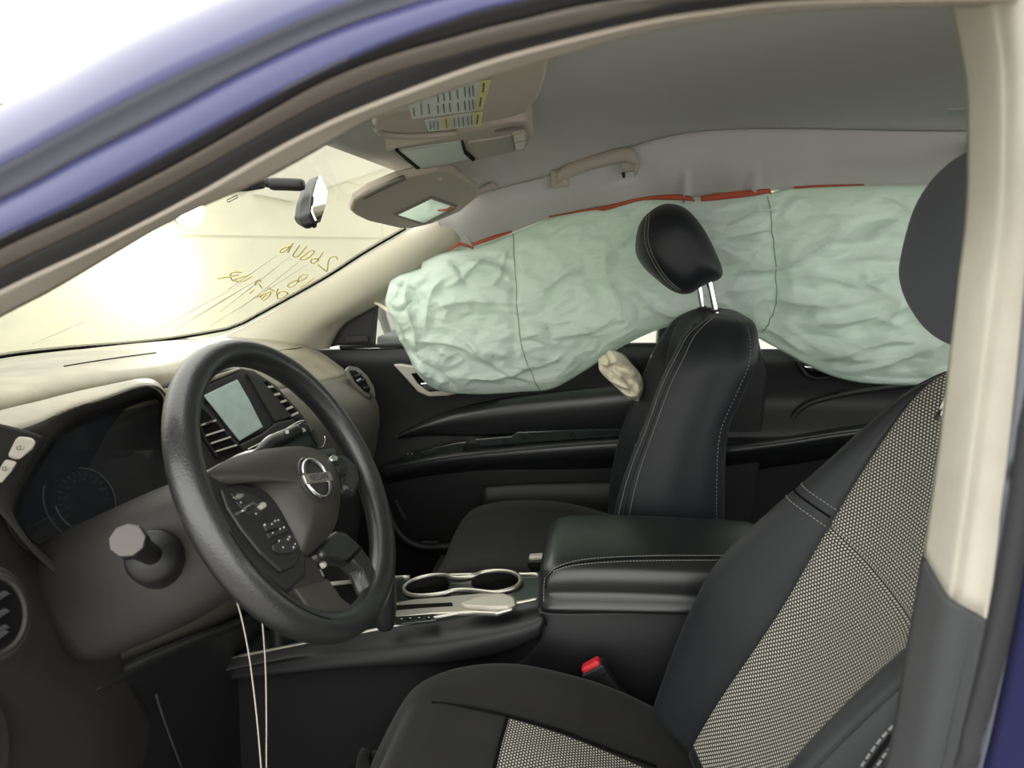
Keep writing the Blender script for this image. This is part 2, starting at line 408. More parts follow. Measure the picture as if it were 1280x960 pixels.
# handwriting on the glass: strokes lie on the windscreen surface
from mathutils.bvhtree import BVHTree
_bv = BVHTree.FromPolygons([Vector(v) for v in WS.reshape(-1, 3)], gridfaces(30, 40))
def on_glass(x, y, off=-.002):
    d = Vector(ray(x, y)).normalized(); h = _bv.ray_cast(Vector(CAM), d)
    return None if h[0] is None else np.array(h[0] + d * off)
def zp(L, o=(270, 290), s=180 / 1280): return [(o[0] + x * s, o[1] + y * s) for x, y in L]
STROKES = [
 [(1080, 245), (1070, 220), (1035, 218), (1005, 245), (995, 290), (985, 350), (950, 325), (905, 290)],
 [(955, 178), (935, 205), (905, 250), (880, 275), (848, 272), (845, 250), (870, 235), (900, 240), (915, 255)],
 [(840, 165), (790, 205), (752, 232), (765, 245), (810, 235), (860, 195), (875, 168), (850, 160)],
 [(810, 120), (770, 170), (730, 212), (700, 220), (685, 205), (700, 180), (745, 115)],
 [(690, 95), (660, 140), (640, 180)],
 [(655, 130), (620, 165), (580, 182), (572, 168), (600, 142), (655, 125)],
 [(875, 405), (810, 455), (735, 500)],
 [(820, 380), (770, 380), (735, 410), (730, 440), (690, 480), (645, 490), (645, 465), (700, 435), (765, 430), (815, 395)],
 [(645, 552), (620, 530), (575, 530), (545, 560), (555, 590), (600, 580), (640, 545)],
 [(555, 500), (540, 540), (550, 590)], [(460, 495), (520, 525)], [(490, 530), (470, 575), (425, 610)],
 [(455, 550), (400, 600)], [(430, 545), (390, 580)], [(480, 530), (420, 555), (360, 580)],
 [(400, 440), (380, 425), (350, 450), (355, 470)], [(380, 460), (410, 500)], [(345, 510), (300, 545)], [(320, 490), (280, 515)],
 [(320, 395), (260, 430), (200, 440), (165, 425), (230, 400), (300, 380)],
 [(230, 358), (170, 355), (130, 372), (140, 390), (200, 380)], [(20, 415), (100, 400), (130, 405), (150, 435)],
]
mk = thing('windscreen_writing', 'yellow handwritten digits and word marked on the dusty windscreen', 'writing', on_glass(340, 340))
for S_ in STROKES:
    P = [on_glass(*p) for p in zp(S_)]; P = [p for p in P if p is not None]
    if len(P) > 2: P = crom(P, len(P) * 4)
    tube('stroke', P, .0016, MARKER, mk, seg=5)
# drip streaks of wash below the writing
for (a, b) in (((345, 320), (285, 362)), ((362, 321), (275, 390)), ((375, 326), (300, 386)), ((385, 330), (262, 408)), ((330, 345), (240, 398)), ((318, 352), (215, 415)), ((300, 356), (200, 410)), ((110, 400), (40, 430))):
    P = [on_glass(a[0] + (b[0] - a[0]) * t, a[1] + (b[1] - a[1]) * t) for t in np.linspace(0, 1, 8)]
    P = [p for p in P if p is not None]
    if len(P) > 1: tube('drip', P, [.0006, .0012, .0006], WHITEC, mk, seg=5)
st = thing('inspection_sticker', 'small clear rectangular sticker at top of windscreen', 'sticker', on_glass(293, 246))
Q = [on_glass(*p) for p in ((284, 250), (296, 244), (297, 247), (285, 253))]
tube('sticker_edge', Q + [Q[0]], .0008, DARKINK, st, seg=4)

# ================================================================ ceiling (headliner)
Yc = (-.66, -.61, -.4, 0, .25, .45, .555)
Gc = [
 [(-.29, 1.53), (-.33, 1.556), (-.42, 1.588), (-.487, 1.612), (-.462, 1.597), (-.42, 1.575), (-.36, 1.553)],
 [(-.13, 1.588), (-.13, 1.606), (-.13, 1.638), (-.13, 1.655), (-.13, 1.65), (-.13, 1.63), (-.13, 1.592)],
 [(.19, 1.607), (.19, 1.625), (.19, 1.66), (.19, 1.678), (.19, 1.678), (.19, 1.672), (.19, 1.660)],
 [(.73, 1.60), (.73, 1.62), (.73, 1.652), (.73, 1.67), (.73, 1.665), (.73, 1.645), (.73, 1.617)],
 [(1.5, 1.46), (1.5, 1.53), (1.5, 1.6), (1.5, 1.61), (1.5, 1.6), (1.5, 1.58), (1.5, 1.55)]]
Gc = [[(p[0], Yc[j], p[1]) for j, p in enumerate(r)] for r in Gc]
CE = interp_grid(np.array(Gc, float), 60, 50)
ceil = sheet('ceiling', CE, HEAD, None, .02, (0, 0, 1)); tag(ceil, kind='structure')
_cbv = BVHTree.FromPolygons([Vector(v) for v in CE.reshape(-1, 3)], gridfaces(60, 50))
def on_ceil(x, y, off=-.002):
    d = Vector(ray(x, y)).normalized(); h = _cbv.ray_cast(Vector(CAM), d)
    return None if h[0] is None else np.array(h[0] + d * off)
# far roof side, pushed out of shape by the airbag: crease, middle, lower edge
cr = [W(540, 262, Y=.60), W(617, 237, Y=.56), W(690, 216, Y=.556), W(800, 184, Y=.555), W(870, 166, Y=.555), W(960, 165, Y=.555), W(1070, 163, Y=.555), W(1180, 165, Y=.555), W(1260, 170, Y=.555), W(1500, 190, Y=.555)]
lo_ = [W(565, 300, Y=.665), W(590, 309, Y=.655), W(690, 272, Y=.655), W(800, 250, Y=.655), W(868, 246, Y=.655), W(960, 238, Y=.655), W(1070, 232, Y=.655), W(1180, 231, Y=.655), W(1260, 231, Y=.655), W(1500, 240, Y=.655)]
A = crom(cr, 150); B = crom(lo_, 150); S = np.zeros((150, 16, 3)); tuck = A + V3(0, .05, .06)
for j in range(16):
    t = j / 15
    S[:, j] = A * (1 - t) + B * t + V3(0, -.022, -.006) * math.sin(math.pi * t) * (1 - .4 * t)
for i in range(150):
    x = i / 149
    for c0, w0, a0 in ((.425, .006, .022), (.535, .0045, .02), (.31, .02, .010)):   # the torn points of cloth hanging over the bag
        g = math.exp(-((x - c0) / w0) ** 2)
        S[i, 10:, 2] -= a0 * g * np.linspace(.1, 1, 6); S[i, 9:, 1] -= .012 * g
    g = math.exp(-((x - .48) / .035) ** 2)
    S[i, 9:, 2] += .012 * g * np.linspace(0, 1, 7)
    S[i, :, 1] += .004 * math.sin(x * 60 + 1.3 * math.sin(x * 23)) * np.linspace(0, 1, 16)
S = np.concatenate([tuck[:, None], S, (B + V3(0, .04, -.002))[:, None]], 1)
tag(sheet('trim_1', S, HEAD, None, .006), kind='structure')
tube('crease', A + V3(0, .002, -.001), .0022, HEAD, bpy.data.objects['trim_1'], seg=6)
# far A-pillar trim
up_ = [W(560, 262, Y=.62), W(503, 294, Y=.645), W(455, 322, Y=.65), W(400, 356, Y=.65), W(345, 388, Y=.645), W(300, 412, Y=.635), W(255, 428, Y=.6)]
md_ = [W(572, 285, Y=.615), W(520, 312, Y=.615), W(475, 342, Y=.615), W(425, 376, Y=.615), W(380, 405, Y=.61), W(340, 425, Y=.60), W(300, 438, Y=.58)]
lw_ = [W(590, 309, Y=.69), W(548, 328, Y=.69), W(505, 358, Y=.69), W(462, 387, Y=.69), W(432, 405, Y=.69), W(418, 424, Y=.69), W(412, 436, Y=.69)]
Ga = [[CAM + (u - CAM) * 1.03, u, u * .35 + m_ * .65 + V3(0, -.006, 0), m_ * .5 + l * .5 + V3(0, -.022, 0), l] for u, m_, l in zip(up_, md_, lw_)]
tag(surf('trim_2', Ga, TRIM, None, 40, 20, .008), kind='structure')
tube('trim_edge', crom([W(568, 266, Y=.60), W(580, 288, Y=.615), W(592, 311, Y=.655)], 12), .004, HEAD, bpy.data.objects['trim_2'], seg=8)

# ================================================================ near door opening: body side, seals, pillar trims
E_ = [
 ([(-200, 240), (0, 133), (60, 105), (150, 55), (230, 18), (275, 0), (420, -50), (640, -95), (900, -120), (1270, -130)], -.70),
 ([(-200, 305), (0, 208), (80, 165), (200, 103), (300, 58), (440, 0), (600, -45), (800, -70), (1000, -85), (1270, -90)], -.775),
 ([(-200, 340), (0, 250), (100, 197), (200, 146), (300, 92), (400, 45), (480, 16), (600, -18), (800, -48), (1270, -65)], -.772),
 ([(-200, 402), (0, 300), (100, 252), (200, 198), (300, 143), (400, 92), (480, 56), (560, 27), (640, 4), (800, -22), (1270, -45)], -.785),
 ([(-200, 412), (0, 310), (120, 256), (240, 194), (320, 148), (400, 103), (480, 71), (560, 48), (640, 27), (800, -3), (1270, -32)], -.77),
 ([(-200, 440), (0, 338), (120, 281), (240, 219), (320, 174), (400, 131), (480, 97), (560, 73), (640, 52), (800, 16), (900, 0), (1270, -18)], -.755),
 ([(-200, 465), (0, 362), (120, 306), (240, 244), (320, 198), (400, 156), (470, 126), (582, 84), (661, 60), (800, 26), (900, 10), (1000, -1), (1270, -8)], -.74),
 ([(-200, 500), (0, 392), (60, 361), (140, 314), (221, 268), (330, 219), (416, 171), (461, 145), (520, 123), (560, 109), (601, 95), (640, 82), (684, 69), (800, 37), (900, 19), (1000, 9), (1100, 4), (1270, 2)], -.70)]
EP = [crom([V3(-1.16, y + .02, 1.275 - .016 * k)] + [W(p[0], p[1], Y=y) for p in L], 80) for k, (L, y) in enumerate(E_)]
t3 = thing('trim_3', None, None, (-.2, -.75, 1.55), kind='structure')
GROOVE = mat('shaded blue paint', (44, 45, 58), .6)  # the rail's blue paint, its shade put into a darker colour
strip('roof_rail', EP[0], EP[1], BLUE, t3, 80, 9, .008, (0, -.6, .8), thick=.002)
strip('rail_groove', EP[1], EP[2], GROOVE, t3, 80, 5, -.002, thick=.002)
strip('inner_flange', EP[2], EP[3], BLUE, t3, 80, 7, .004, thick=.002)
strip('flange_step', EP[3], EP[4], RUBBER, t3, 80, 4, 0, thick=.002)
strip('felt_seal', EP[4], EP[5], TANSEAL, t3, 80, 9, .006, thick=.002)
strip('rubber_seal', EP[5], EP[6], RUBBER, t3, 80, 9, .003, thick=.002)
strip('pillar_trim', EP[6], EP[7], VISOR, t3, 80, 7, .004, thick=.003)
strip('pillar_return', EP[7], CAM + (EP[7] - CAM) * 1.16 + V3(0, 0, .012), VISOR, t3, 80, 5, 0, thick=.004, away=(0, 0, 1))
# roof skin over the cabin and far body side rail
def e0(x): return V3(x, -.70, float(np.interp(x, EP[0][:, 0], EP[0][:, 2])))
Rf = [[e0(-.28), (-.44, -.35, 1.625), (-.465, 0, 1.655), (-.445, .35, 1.63), (-.40, .71, 1.53)]]
for x in (-.05, .25, .7, 1.2, 1.6):
    Rf.append([e0(x)] + [(x, y, 1.76 - .085 * abs(y / .75) ** 3 - .1 * max(0, -x) - .05 * max(0, x - .6)) for y in (-.35, 0, .35, .71)])
box('hinge_pillar', (-1.08, -.80, .76), (.5, .08, .86), BLUE, t3, .02)
surf('roof_skin', [[V3(*q) for q in r] for r in Rf], BLUE, t3, 20, 20, .004, (0, 0, -1))
hood = surf('hood', [[(x, y, 1.06 - .12 * (abs(y) / .8) ** 2 - .10 * max(0, (-x - 1.5)) ** 1.3) for y in (-.80, -.4, 0, .4, .80)] for x in (-1.32, -1.7, -2.1, -2.4)], BLUE, t3, 16, 16, .004, (0, 0, -1))
# B-pillar
bi = [(1218, -40), (1236, 45), (1243, 110), (1242, 250), (1230, 360), (1222, 430), (1200, 600), (1180, 742)]
bm_ = [(1262, -40), (1268, 45), (1272, 110), (1268, 250), (1258, 360), (1248, 430), (1226, 600), (1203, 757)]
bo = [(1310, -40), (1308, 45), (1305, 110), (1296, 250), (1288, 360), (1282, 430), (1264, 600), (1237, 774)]
Bi = [W(x, y, Y=-.70 - .03 * max(0, y) / 740) for x, y in bi]; Bm = [W(x, y, Y=-.725 - .03 * max(0, y) / 740) for x, y in bm_]; Bo = [W(x, y, Y=-.74 - .03 * max(0, y) / 740) for x, y in bo]
Gb = [[a + V3(.01, .06, 0), a, a * .5 + b * .5 + V3(0, -.001, 0), b, b * .5 + c * .5 + V3(0, -.001, 0), c, c + V3(.012, .01, 0)] for a, b, c in zip(Bi, Bm, Bo)]
t4 = surf('trim_4', Gb, TRIMB, None, 50, 40, .01, (1, 1, 0)); tag(t4, kind='structure')
t5 = thing('trim_5', None, None, W(1170, 860, Y=-.75), kind='structure')
li = [(1178, 742), (1168, 800), (1150, 900), (1138, 970), (1110, 1100)]; l2 = [(1237, 776), (1224, 830), (1206, 910), (1192, 970), (1165, 1100)]
Li = [W(x, y, Y=-.735) for x, y in li]; L2 = [W(x, y, Y=-.772) for x, y in l2]
surf('lower_cover', [[a + V3(.01, .06, 0), a, a * .5 + b * .5 + V3(0, -.004, 0), b, b + V3(.01, .012, 0)] for a, b in zip(Li, L2)], mat('dark grey pillar cover', (70, 72, 74), .65, bump=.25, bscale=900), t5, 30, 20, .01, (1, 1, 0))
s1 = [(1312, 110), (1298, 300), (1284, 450), (1266, 610), (1240, 775), (1210, 910), (1196, 970), (1170, 1100)]
s2 = [(1322, 110), (1308, 300), (1294, 450), (1277, 610), (1256, 775), (1228, 910), (1214, 970), (1190, 1100)]
s3 = [(1330, 110), (1315, 300), (1300, 450), (1284, 610), (1266, 775), (1240, 910), (1226, 970), (1204, 1100)]
s4 = [(1400, 110), (1390, 300), (1380, 450), (1370, 610), (1350, 775), (1330, 910), (1320, 970), (1300, 1100)]
Y_ = lambda L, y: [W(a, b, Y=y) for a, b in L]
strip('door_seal', Y_(s1, -.775), Y_(s2, -.79), RUBBER, t5, 40, 7, .006, away=(1, 1, 0))
strip('seal_lip', Y_(s2, -.79), Y_(s3, -.795), mat('grey seal lip', (84, 87, 94), .4), t5, 40, 5, .003, away=(1, 1, 0))
strip('pillar_paint', Y_(s3, -.795), Y_(s4, -.84), BLUE, t5, 40, 7, .004, away=(1, 1, 0))

# ================================================================ cabin shell that closes the car
sh = tag(slab('floor_carpet', [(-1.5, -.74, .40), (1.6, -.74, .40), (1.6, .80, .40), (-1.5, .80, .40)], (0, 0, -.05), CARPET), kind='structure')
tag(box('wall_front', (-1.32, 0, .80), (.06, 1.5, .82), BLACK, None, .01), kind='structure')
tag(box('wall_rear', (1.63, 0, .85), (.06, 1.52, 1.0), DARKP, None, .02), kind='structure')
tag(box('wall_near', (.98, -.80, .78), (1.26, .06, .76), DARKP, None, .02), kind='structure')
tag(box('sill_near', (-.45, -.80, .38), (1.5, .1, .1), DARKP, None, .02), kind='structure')

# ================================================================ passenger front door (door_1) with its glass, rear door (door_2)
d1 = thing('door_1', None, None, (-.4, .78, .6), kind='structure')
DG = []
for yy, Yv in ((432, .735), (450, .725), (475, .735), (500, .745), (525, .75), (548, .745), (590, .735), (650, .75), (720, .76), (800, .77), (900, .78)):
    DG.append([W(x, yy - 0.02 * (x - 640), Y=Yv) for x in (380, 450, 520, 600, 680, 760, 830, 900)])
surf('door_panel', DG, DOORP, d1, 60, 40, .05, (0, 1, 0))
tube('belt_seal', [W(425, 434, Y=.735), W(520, 431, Y=.735), W(650, 430, Y=.735), W(790, 431, Y=.735), W(900, 430, Y=.735)], .006, RUBBER, d1, n=30, seg=6)
# swept padded insert
ui = [(500, 541), (530, 526), (570, 511), (620, 499), (680, 490), (740, 483), (790, 477), (850, 470)]
ub = [(496, 549), (530, 545), (570, 545), (620, 545), (680, 543), (740, 541), (790, 540), (850, 538)]
a = [W(x, y, Y=.742) for x, y in ui]; b = [W(x, y, Y=.735) for x, y in ub]
surf('padded_insert', [[p, p * .75 + q * .25 + V3(0, -.02, 0), p * .4 + q * .6 + V3(0, -.016, 0), q] for p, q in zip(a, b)], LEATHER, d1, 40, 14, .01, (0, 1, 0))
# armrest with its pad
ta = [(478, 580), (520, 566), (570, 557), (620, 552), (700, 545), (780, 540), (860, 538)]
tb = [(478, 588), (520, 578), (570, 570), (620, 565), (700, 558), (780, 553), (860, 551)]
tc_ = [(482, 606), (520, 598), (570, 592), (620, 588), (700, 588), (780, 586), (860, 585)]
A1 = [W(x, y, Y=.738) for x, y in ta]; A2 = [W(x, y, Y=.675) for x, y in tb]; A3 = [W(x, y, Y=.74) for x, y in tc_]
ar = surf('armrest', [[p, p * .5 + q * .5 + V3(0, 0, .003), q, q * .55 + r * .45 + V3(0, -.022, 0), r] for p, q, r in zip(A1, A2, A3)], LEATHER, d1, 40, 24, .01, (0, 1, 0))
tube('armrest_seam', [q + V3(0, -.003, 0) for q in A2], .0022, DARKP, ar, n=30, seg=6)
sw = slab('switch_plate', [W(x, y, Y=.690) for x, y in ((502, 573), (540, 560), (572, 553), (584, 552), (577, 565), (545, 571), (512, 578))], (0, .02, 0), PIANO, d1, bevel=.003)
slab('window_switch', [W(x, y, Y=.687) for x, y in ((526, 566), (544, 561), (546, 565), (530, 569))], (0, .006, .0), DARKP, sw, bevel=.001)
for x in (510, 515): disc('marker_dot', W(x, 567, Y=.689), (0, -1, 0), .002, .001, PRINT, sw, seg=8)
slab('grip_tray', [W(x, y, Y=.695) for x, y in ((592, 549), (640, 545), (646, 540), (700, 538), (780, 536), (780, 546), (700, 551), (600, 558))], (0, .012, .0), PIANO, d1, bevel=.003)
# map pocket
pk = [(603, 610), (650, 607), (710, 605), (770, 604), (860, 603)]; pb = [(603, 650), (650, 655), (710, 660), (770, 660), (860, 660)]
a = [W(x, y, Y=.72) for x, y in pk]; b = [W(x, y, Y=.715) for x, y in pb]
surf('map_pocket', [[p + V3(0, .02, 0), p, p * .6 + q * .4 + V3(0, -.012, 0), q] for p, q in zip(a, b)], DARKP, d1, 24, 14, .012, (0, 1, 0))
tube('lower_ridge', [W(480, 620, Y=.73), W(495, 660, Y=.72), W(520, 682, Y=.715), W(560, 684, Y=.715), W(640, 676, Y=.72)], .014, DARKP, d1, n=30)
box('door_reflector', W(538, 678, Y=.70), (.05, .006, .008), RUBBER, d1)
tube('kick_ridge', [W(494, 625, Y=.74), W(502, 640, Y=.735), W(508, 650, Y=.735)], [.004, .008, .004], RUBBER, d1, n=10)
# handle and its silver bezel
hb = [W(x, y, Y=.715) for x, y in ((491, 456), (500, 455), (524, 459), (560, 462), (610, 474), (612, 482), (580, 490), (560, 495), (536, 496), (522, 490), (507, 473))]
slab('handle_bezel', hb, (0, .02, 0), SILVERP, d1, bevel=.004)
slab('handle_cup', [W(x, y, Y=.7125) for x, y in ((513, 467), (530, 465), (575, 470), (600, 476), (600, 481), (560, 488), (536, 490), (522, 480))], (0, .008, 0), BLACK, d1, bevel=.003)
slab('door_handle', [W(x, y, Y=.703) for x, y in ((524, 479), (545, 477), (590, 480), (592, 486), (550, 488), (532, 488))], (0, .012, 0), CHROME, d1, bevel=.003, label='chrome door handle')
# mirror triangle and glass
tr_ = [W(x, y, Y=.705) for x, y in ((400, 436), (404, 418), (426, 400), (470, 374), (469, 405), (466, 432), (424, 432))]
mt = slab('mirror_sail', tr_, (0, .02, 0), DARKP, d1, bevel=.006)
tube('sail_post', [W(472, 374, Y=.70), W(469, 405, Y=.70), W(467, 432, Y=.70)], .006, RUBBER, mt, n=8)
box('sail_pad', W(446, 424, Y=.70), (.07, .008, .02), PLAST, mt, .004)
tag(slab('window_2', [W(x, y, Y=.735) for x, y in ((468, 374), (500, 354), (560, 315), (640, 280), (800, 240), (858, 236), (850, 435), (800, 435), (467, 434))], (0, .004, 0), CLEAR), kind='structure')
dp = thing('trim_6', None, None, W(860, 330, Y=.75), kind='structure')
slab('pillar_cover', [W(x, y, Y=.70) for x, y in ((835, 240), (905, 240), (960, 470), (940, 700), (880, 700), (820, 440))], (0, .06, 0), DARKP, dp, bevel=.01)
tag(slab('window_3', [W(x, y, Y=.745) for x, y in ((905, 236), (1260, 228), (1500, 240), (1480, 445), (1240, 445), (930, 432))], (0, .004, 0), CLEAR), kind='structure')
d2 = thing('door_2', None, None, (.7, .8, .6), kind='structure')
DR = [[W(x, yy, Y=Yv) for x in (900, 960, 1020, 1080, 1160, 1240, 1400, 1700)] for yy, Yv in ((436, .735), (452, .725), (475, .735), (505, .74), (540, .70), (552, .70), (575, .735), (650, .75), (800, .77), (1000, .78))]
surf('door_panel', DR, DOORP, d2, 50, 40, .05, (0, 1, 0))
hb2 = [W(x, y, Y=.712) for x, y in ((992, 450), (1003, 452), (1060, 460), (1062, 471), (1020, 475), (1008, 471))]
slab('handle_bezel', hb2, (0, .02, 0), RUBBER, d2, bevel=.004)
slab('handle_cup', [W(x, y, Y=.709) for x, y in ((1002, 455), (1050, 461), (1052, 469), (1020, 472), (1012, 469))], (0, .008, 0), BLACK, d2, bevel=.003)
slab('door_handle', [W(x, y, Y=.702) for x, y in ((1005, 458), (1024, 459), (1040, 463), (1038, 467), (1014, 465))], (0, .01, 0), CHROME, d2, bevel=.003, label='chrome door handle')
surf('armrest', [[W(x, y0, Y=.735), W(x, y0 + 8, Y=.67), W(x, y0 + 22, Y=.67), W(x, y0 + 40, Y=.735)] for x, y0 in ((900, 552), (980, 542), (1060, 530), (1160, 520), (1300, 515))], LEATHER, d2, 20, 16, .01, (0, 1, 0))
tube('upper_ridge', [W(985, 528, Y=.728), W(1010, 505, Y=.725), W(1070, 490, Y=.722), W(1150, 480, Y=.72)], .008, DOORP, d2, n=20)
# rear seat behind, dark
rs = thing('rear_bench', 'dark rear bench seat behind the two front seats', 'seat', (1.1, 0, .45))
loft('cushion', [[(.78, y, z0) for y, z0 in ((-.68, .5), (.68, .5), (.68, .70), (-.68, .70))], [(1.25, y, z0) for y, z0 in ((-.68, .5), (.68, .5), (.68, .68), (-.68, .68))]], LEATHER2, rs, smooth=False, bevel=.05)
loft('backrest', [[(1.2, y, .62) for y in ()] or [(1.2, -.68, .62), (1.2, .68, .62), (1.36, .68, .62), (1.36, -.68, .62)], [(1.38, -.66, 1.12), (1.38, .66, 1.12), (1.48, .66, 1.12), (1.48, -.66, 1.12)]], LEATHER2, rs, smooth=False, bevel=.05)
# outside door mirror seen through the glass
mo = [W(x, y, Y=.99) for x, y in ((480, 368), (486, 364), (520, 360), (530, 390), (525, 420), (505, 421), (495, 421), (490, 416), (483, 395))]
sm = slab('side_mirror', [W(x, y, Y=.997) for x, y in ((476, 366), (484, 360), (522, 355), (536, 390), (528, 426), (492, 426), (486, 418), (478, 396))], (-.05, .08, 0), DARKP, d1, bevel=.02, label='grey door mirror seen through the glass')
slab('mirror_arm', [W(x, y, Y=.78) for x, y in ((470, 420), (530, 420), (530, 436), (470, 436))], (0, .24, 0), DARKP, d1, bevel=.01)
slab('mirror_glass', mo, (0, .006, 0), mat('grey mirror face', (196, 188, 188), .3, var=.05), sm, bevel=.002)
text('lettering', 'OBJECTS IN\nMIRROR', .0075, DARKINK, sm, W(497, 414, Y=.985), (1, 0, .02), (0, 0, 1))

# ================================================================ curtain airbag
top = [(487, 372), (489, 350), (500, 342), (528, 334), (532, 322), (560, 314), (592, 309), (640, 292), (700, 269), (760, 256), (800, 250), (868, 246), (915, 244), (960, 241), (1000, 234), (1100, 232), (1180, 232), (1260, 231), (1330, 232)]
bot = [(489, 384), (494, 400), (503, 424), (512, 446), (522, 466), (540, 484), (566, 491), (604, 493), (650, 490), (690, 486), (730, 464), (780, 432), (830, 410), (880, 404), (920, 408), (965, 432), (1040, 470), (1110, 481), (1220, 479), (1330, 470)]
NB, NH = 420, 130
Ta = crom([W(x, y, Y=.655) for x, y in top], NB)
Bt = crom([W(x, y, Y=.665) for x, y in bot], NB)
rng = np.random.RandomState(3)
folds = []
# the folds the photo shows: (x0,y0,x1,y1,width px,height m)
for f in [(540, 420, 600, 440, 9, .012), (560, 385, 640, 372, 12, .012), (600, 430, 660, 470, 9, .012), (540, 450, 570, 485, 8, -.012), (600, 468, 660, 455, 8, .012), (650, 455, 700, 440, 8, .01),
          (670, 390, 700, 360, 10, -.012), (672, 400, 690, 415, 9, -.012), (690, 350, 720, 345, 10, .010), (760, 350, 775, 390, 8, .012), (780, 370, 800, 395, 8, -.012), (795, 360, 840, 395, 8, .010),
          (590, 320, 635, 345, 8, .014), (560, 330, 590, 350, 7, -.012), (520, 360, 523, 420, 7, .014), (500, 380, 520, 380, 6, -.01), (505, 410, 530, 440, 7, -.012), (630, 300, 636, 330, 8, -.008),
          (570, 350, 610, 330, 8, .012), (620, 350, 640, 320, 7, .010), (540, 400, 560, 350, 12, .010), (700, 420, 760, 395, 14, .012), (720, 330, 790, 300, 18, .008), (640, 420, 680, 430, 10, -.009),
          (910, 300, 945, 330, 12, -.012), (925, 345, 965, 330, 10, .012), (910, 275, 960, 270, 8, .010), (890, 290, 960, 292, 7, -.009), (965, 332, 1040, 295, 8, .012), (970, 378, 1060, 370, 9, .014), (990, 392, 1010, 380, 7, -.012),
          (1000, 350, 1060, 350, 9, .010), (1060, 345, 1100, 350, 7, -.012), (1072, 340, 1080, 360, 7, .012), (1040, 300, 1110, 280, 9, .012), (1080, 275, 1125, 285, 8, -.012), (1050, 330, 1120, 320, 8, .010), (1020, 405, 1080, 385, 10, .014),
          (1040, 420, 1130, 400, 11, -.012), (1030, 440, 1120, 425, 10, .012), (1000, 420, 1060, 425, 9, -.010), (1060, 455, 1150, 440, 10, .012), (1090, 470, 1200, 462, 8, -.010), (1130, 430, 1210, 425, 9, .010), (950, 415, 1000, 430, 12, .012),
          (1110, 380, 1150, 350, 12, .012), (1090, 400, 1110, 370, 9, .010), (980, 260, 1010, 255, 7, .008), (1000, 280, 1050, 265, 10, -.009), (1100, 250, 1130, 270, 8, -.010)]:
    folds.append(f)
S = np.zeros((NB, NH, 3))
for i in range(NB):
    for j in range(NH):
        t = j / (NH - 1); S[i, j] = Ta[i] * (1 - t) + Bt[i] * t
d = S - CAM; zc = d @ FW; PX = 640 + FPX * (d @ RT) / zc; PY = 480 - FPX * (d @ UP) / zc
tt = np.linspace(0, 1, NH)[None, :]; ss = np.linspace(0, 1, NB)[:, None]
h = .045 * (np.sin(np.pi * np.clip(tt, 0, 1)) ** .55) * np.clip(np.minimum(ss, 1 - ss) * 14, 0, 1) ** .5
h *= 1 - .5 * np.exp(-((PX - 890) / 55) ** 2)
h += .03 * np.exp(-((PX - 620) / 110) ** 2) * np.sin(np.pi * tt) + .02 * np.exp(-((PX - 1080) / 130) ** 2) * np.sin(np.pi * tt)
h -= .03 * np.exp(-((PX - 963) / 14) ** 2) * np.sin(np.pi * tt) + .012 * np.exp(-((PX - 648) / 5) ** 2) * np.sin(np.pi * tt)
env = np.clip(np.sin(np.pi * tt) * 3, 0, 1) ** .7
for (x0, y0, x1, y1, w, a) in folds:
    L = math.hypot(x1 - x0, y1 - y0); ux, uy = (x1 - x0) / L, (y1 - y0) / L
    al = ((PX - x0) * ux + (PY - y0) * uy) / L; ac = (-(PX - x0) * uy + (PY - y0) * ux)
    ac = ac + 6 * np.sin(al * 3.1 + x0)
    g = np.exp(-(np.clip(np.abs(al - .5) - .35, 0, None) / .28) ** 2)
    h += a * 1.9 * g * (np.where(ac > 0, np.exp(-np.abs(ac) / w * 2.2), np.exp(-np.abs(ac) / w * 1.1)) - .45 * np.exp(-(ac / (w * 2.4)) ** 2)) * env
for q in range(230):                     # small sharp creases of the crumpled cloth
    x0 = rng.uniform(488, 1240); y0 = rng.uniform(240, 492); an = rng.normal(-.35, .55) if rng.rand() < .6 else rng.uniform(0, 3.14)
    L = rng.uniform(18, 55); x1, y1 = x0 + L * math.cos(an), y0 + L * math.sin(an); ux, uy = math.cos(an), math.sin(an)
    al = ((PX - x0) * ux + (PY - y0) * uy) / L; ac = -(PX - x0) * uy + (PY - y0) * ux + rng.uniform(-5, 5) * (al - .5) ** 2 * 4
    g = np.exp(-(np.clip(np.abs(al - .5) - .2, 0, None) / .3) ** 2); w = rng.uniform(3.5, 8); a = rng.choice((1, 1, -1)) * rng.uniform(.004, .009) * (1 if x0 < 760 or y0 > 330 else .6)
    h += a * g * np.where(ac > 0, np.exp(-np.abs(ac) / w), np.exp(-np.abs(ac) / (w * 2.6))) * env
def rn(x, z, s, k): return noise.noise(Vector((x * s, z * s * 1.4, k)))
for i in range(NB):
    for j in range(NH):
        x, z = S[i, j, 0], S[i, j, 2]
        r = 1 - abs(rn(x + .5 * z, z, 9, 1.7)) * 2; r2 = 1 - abs(rn(x - .7 * z, z, 21, 5.1)) * 2
        h[i, j] += env[0, j] * (.011 * r + .005 * r2 + .004 * rn(x, z, 30, 9))
S2 = S.copy(); S2[:, :, 1] -= h; S2[:, :, 2] += .15 * h * (tt - .5) * -1
ab = thing('curtain_airbag', 'deflated pale green curtain airbag hanging along the passenger windows', 'airbag', W(800, 330, Y=.62))
front = sheet('cushion', S2, BAG, ab, .003, (0, 1, 0))
Bk = S.copy(); Bk[:, :, 1] += .03 * np.sin(np.pi * tt) * 1.0
Bk = Bk[::3, ::3]
mesh('back_sheet', Bk.reshape(-1, 3), gridfaces(*Bk.shape[:2]), BAG, ab)
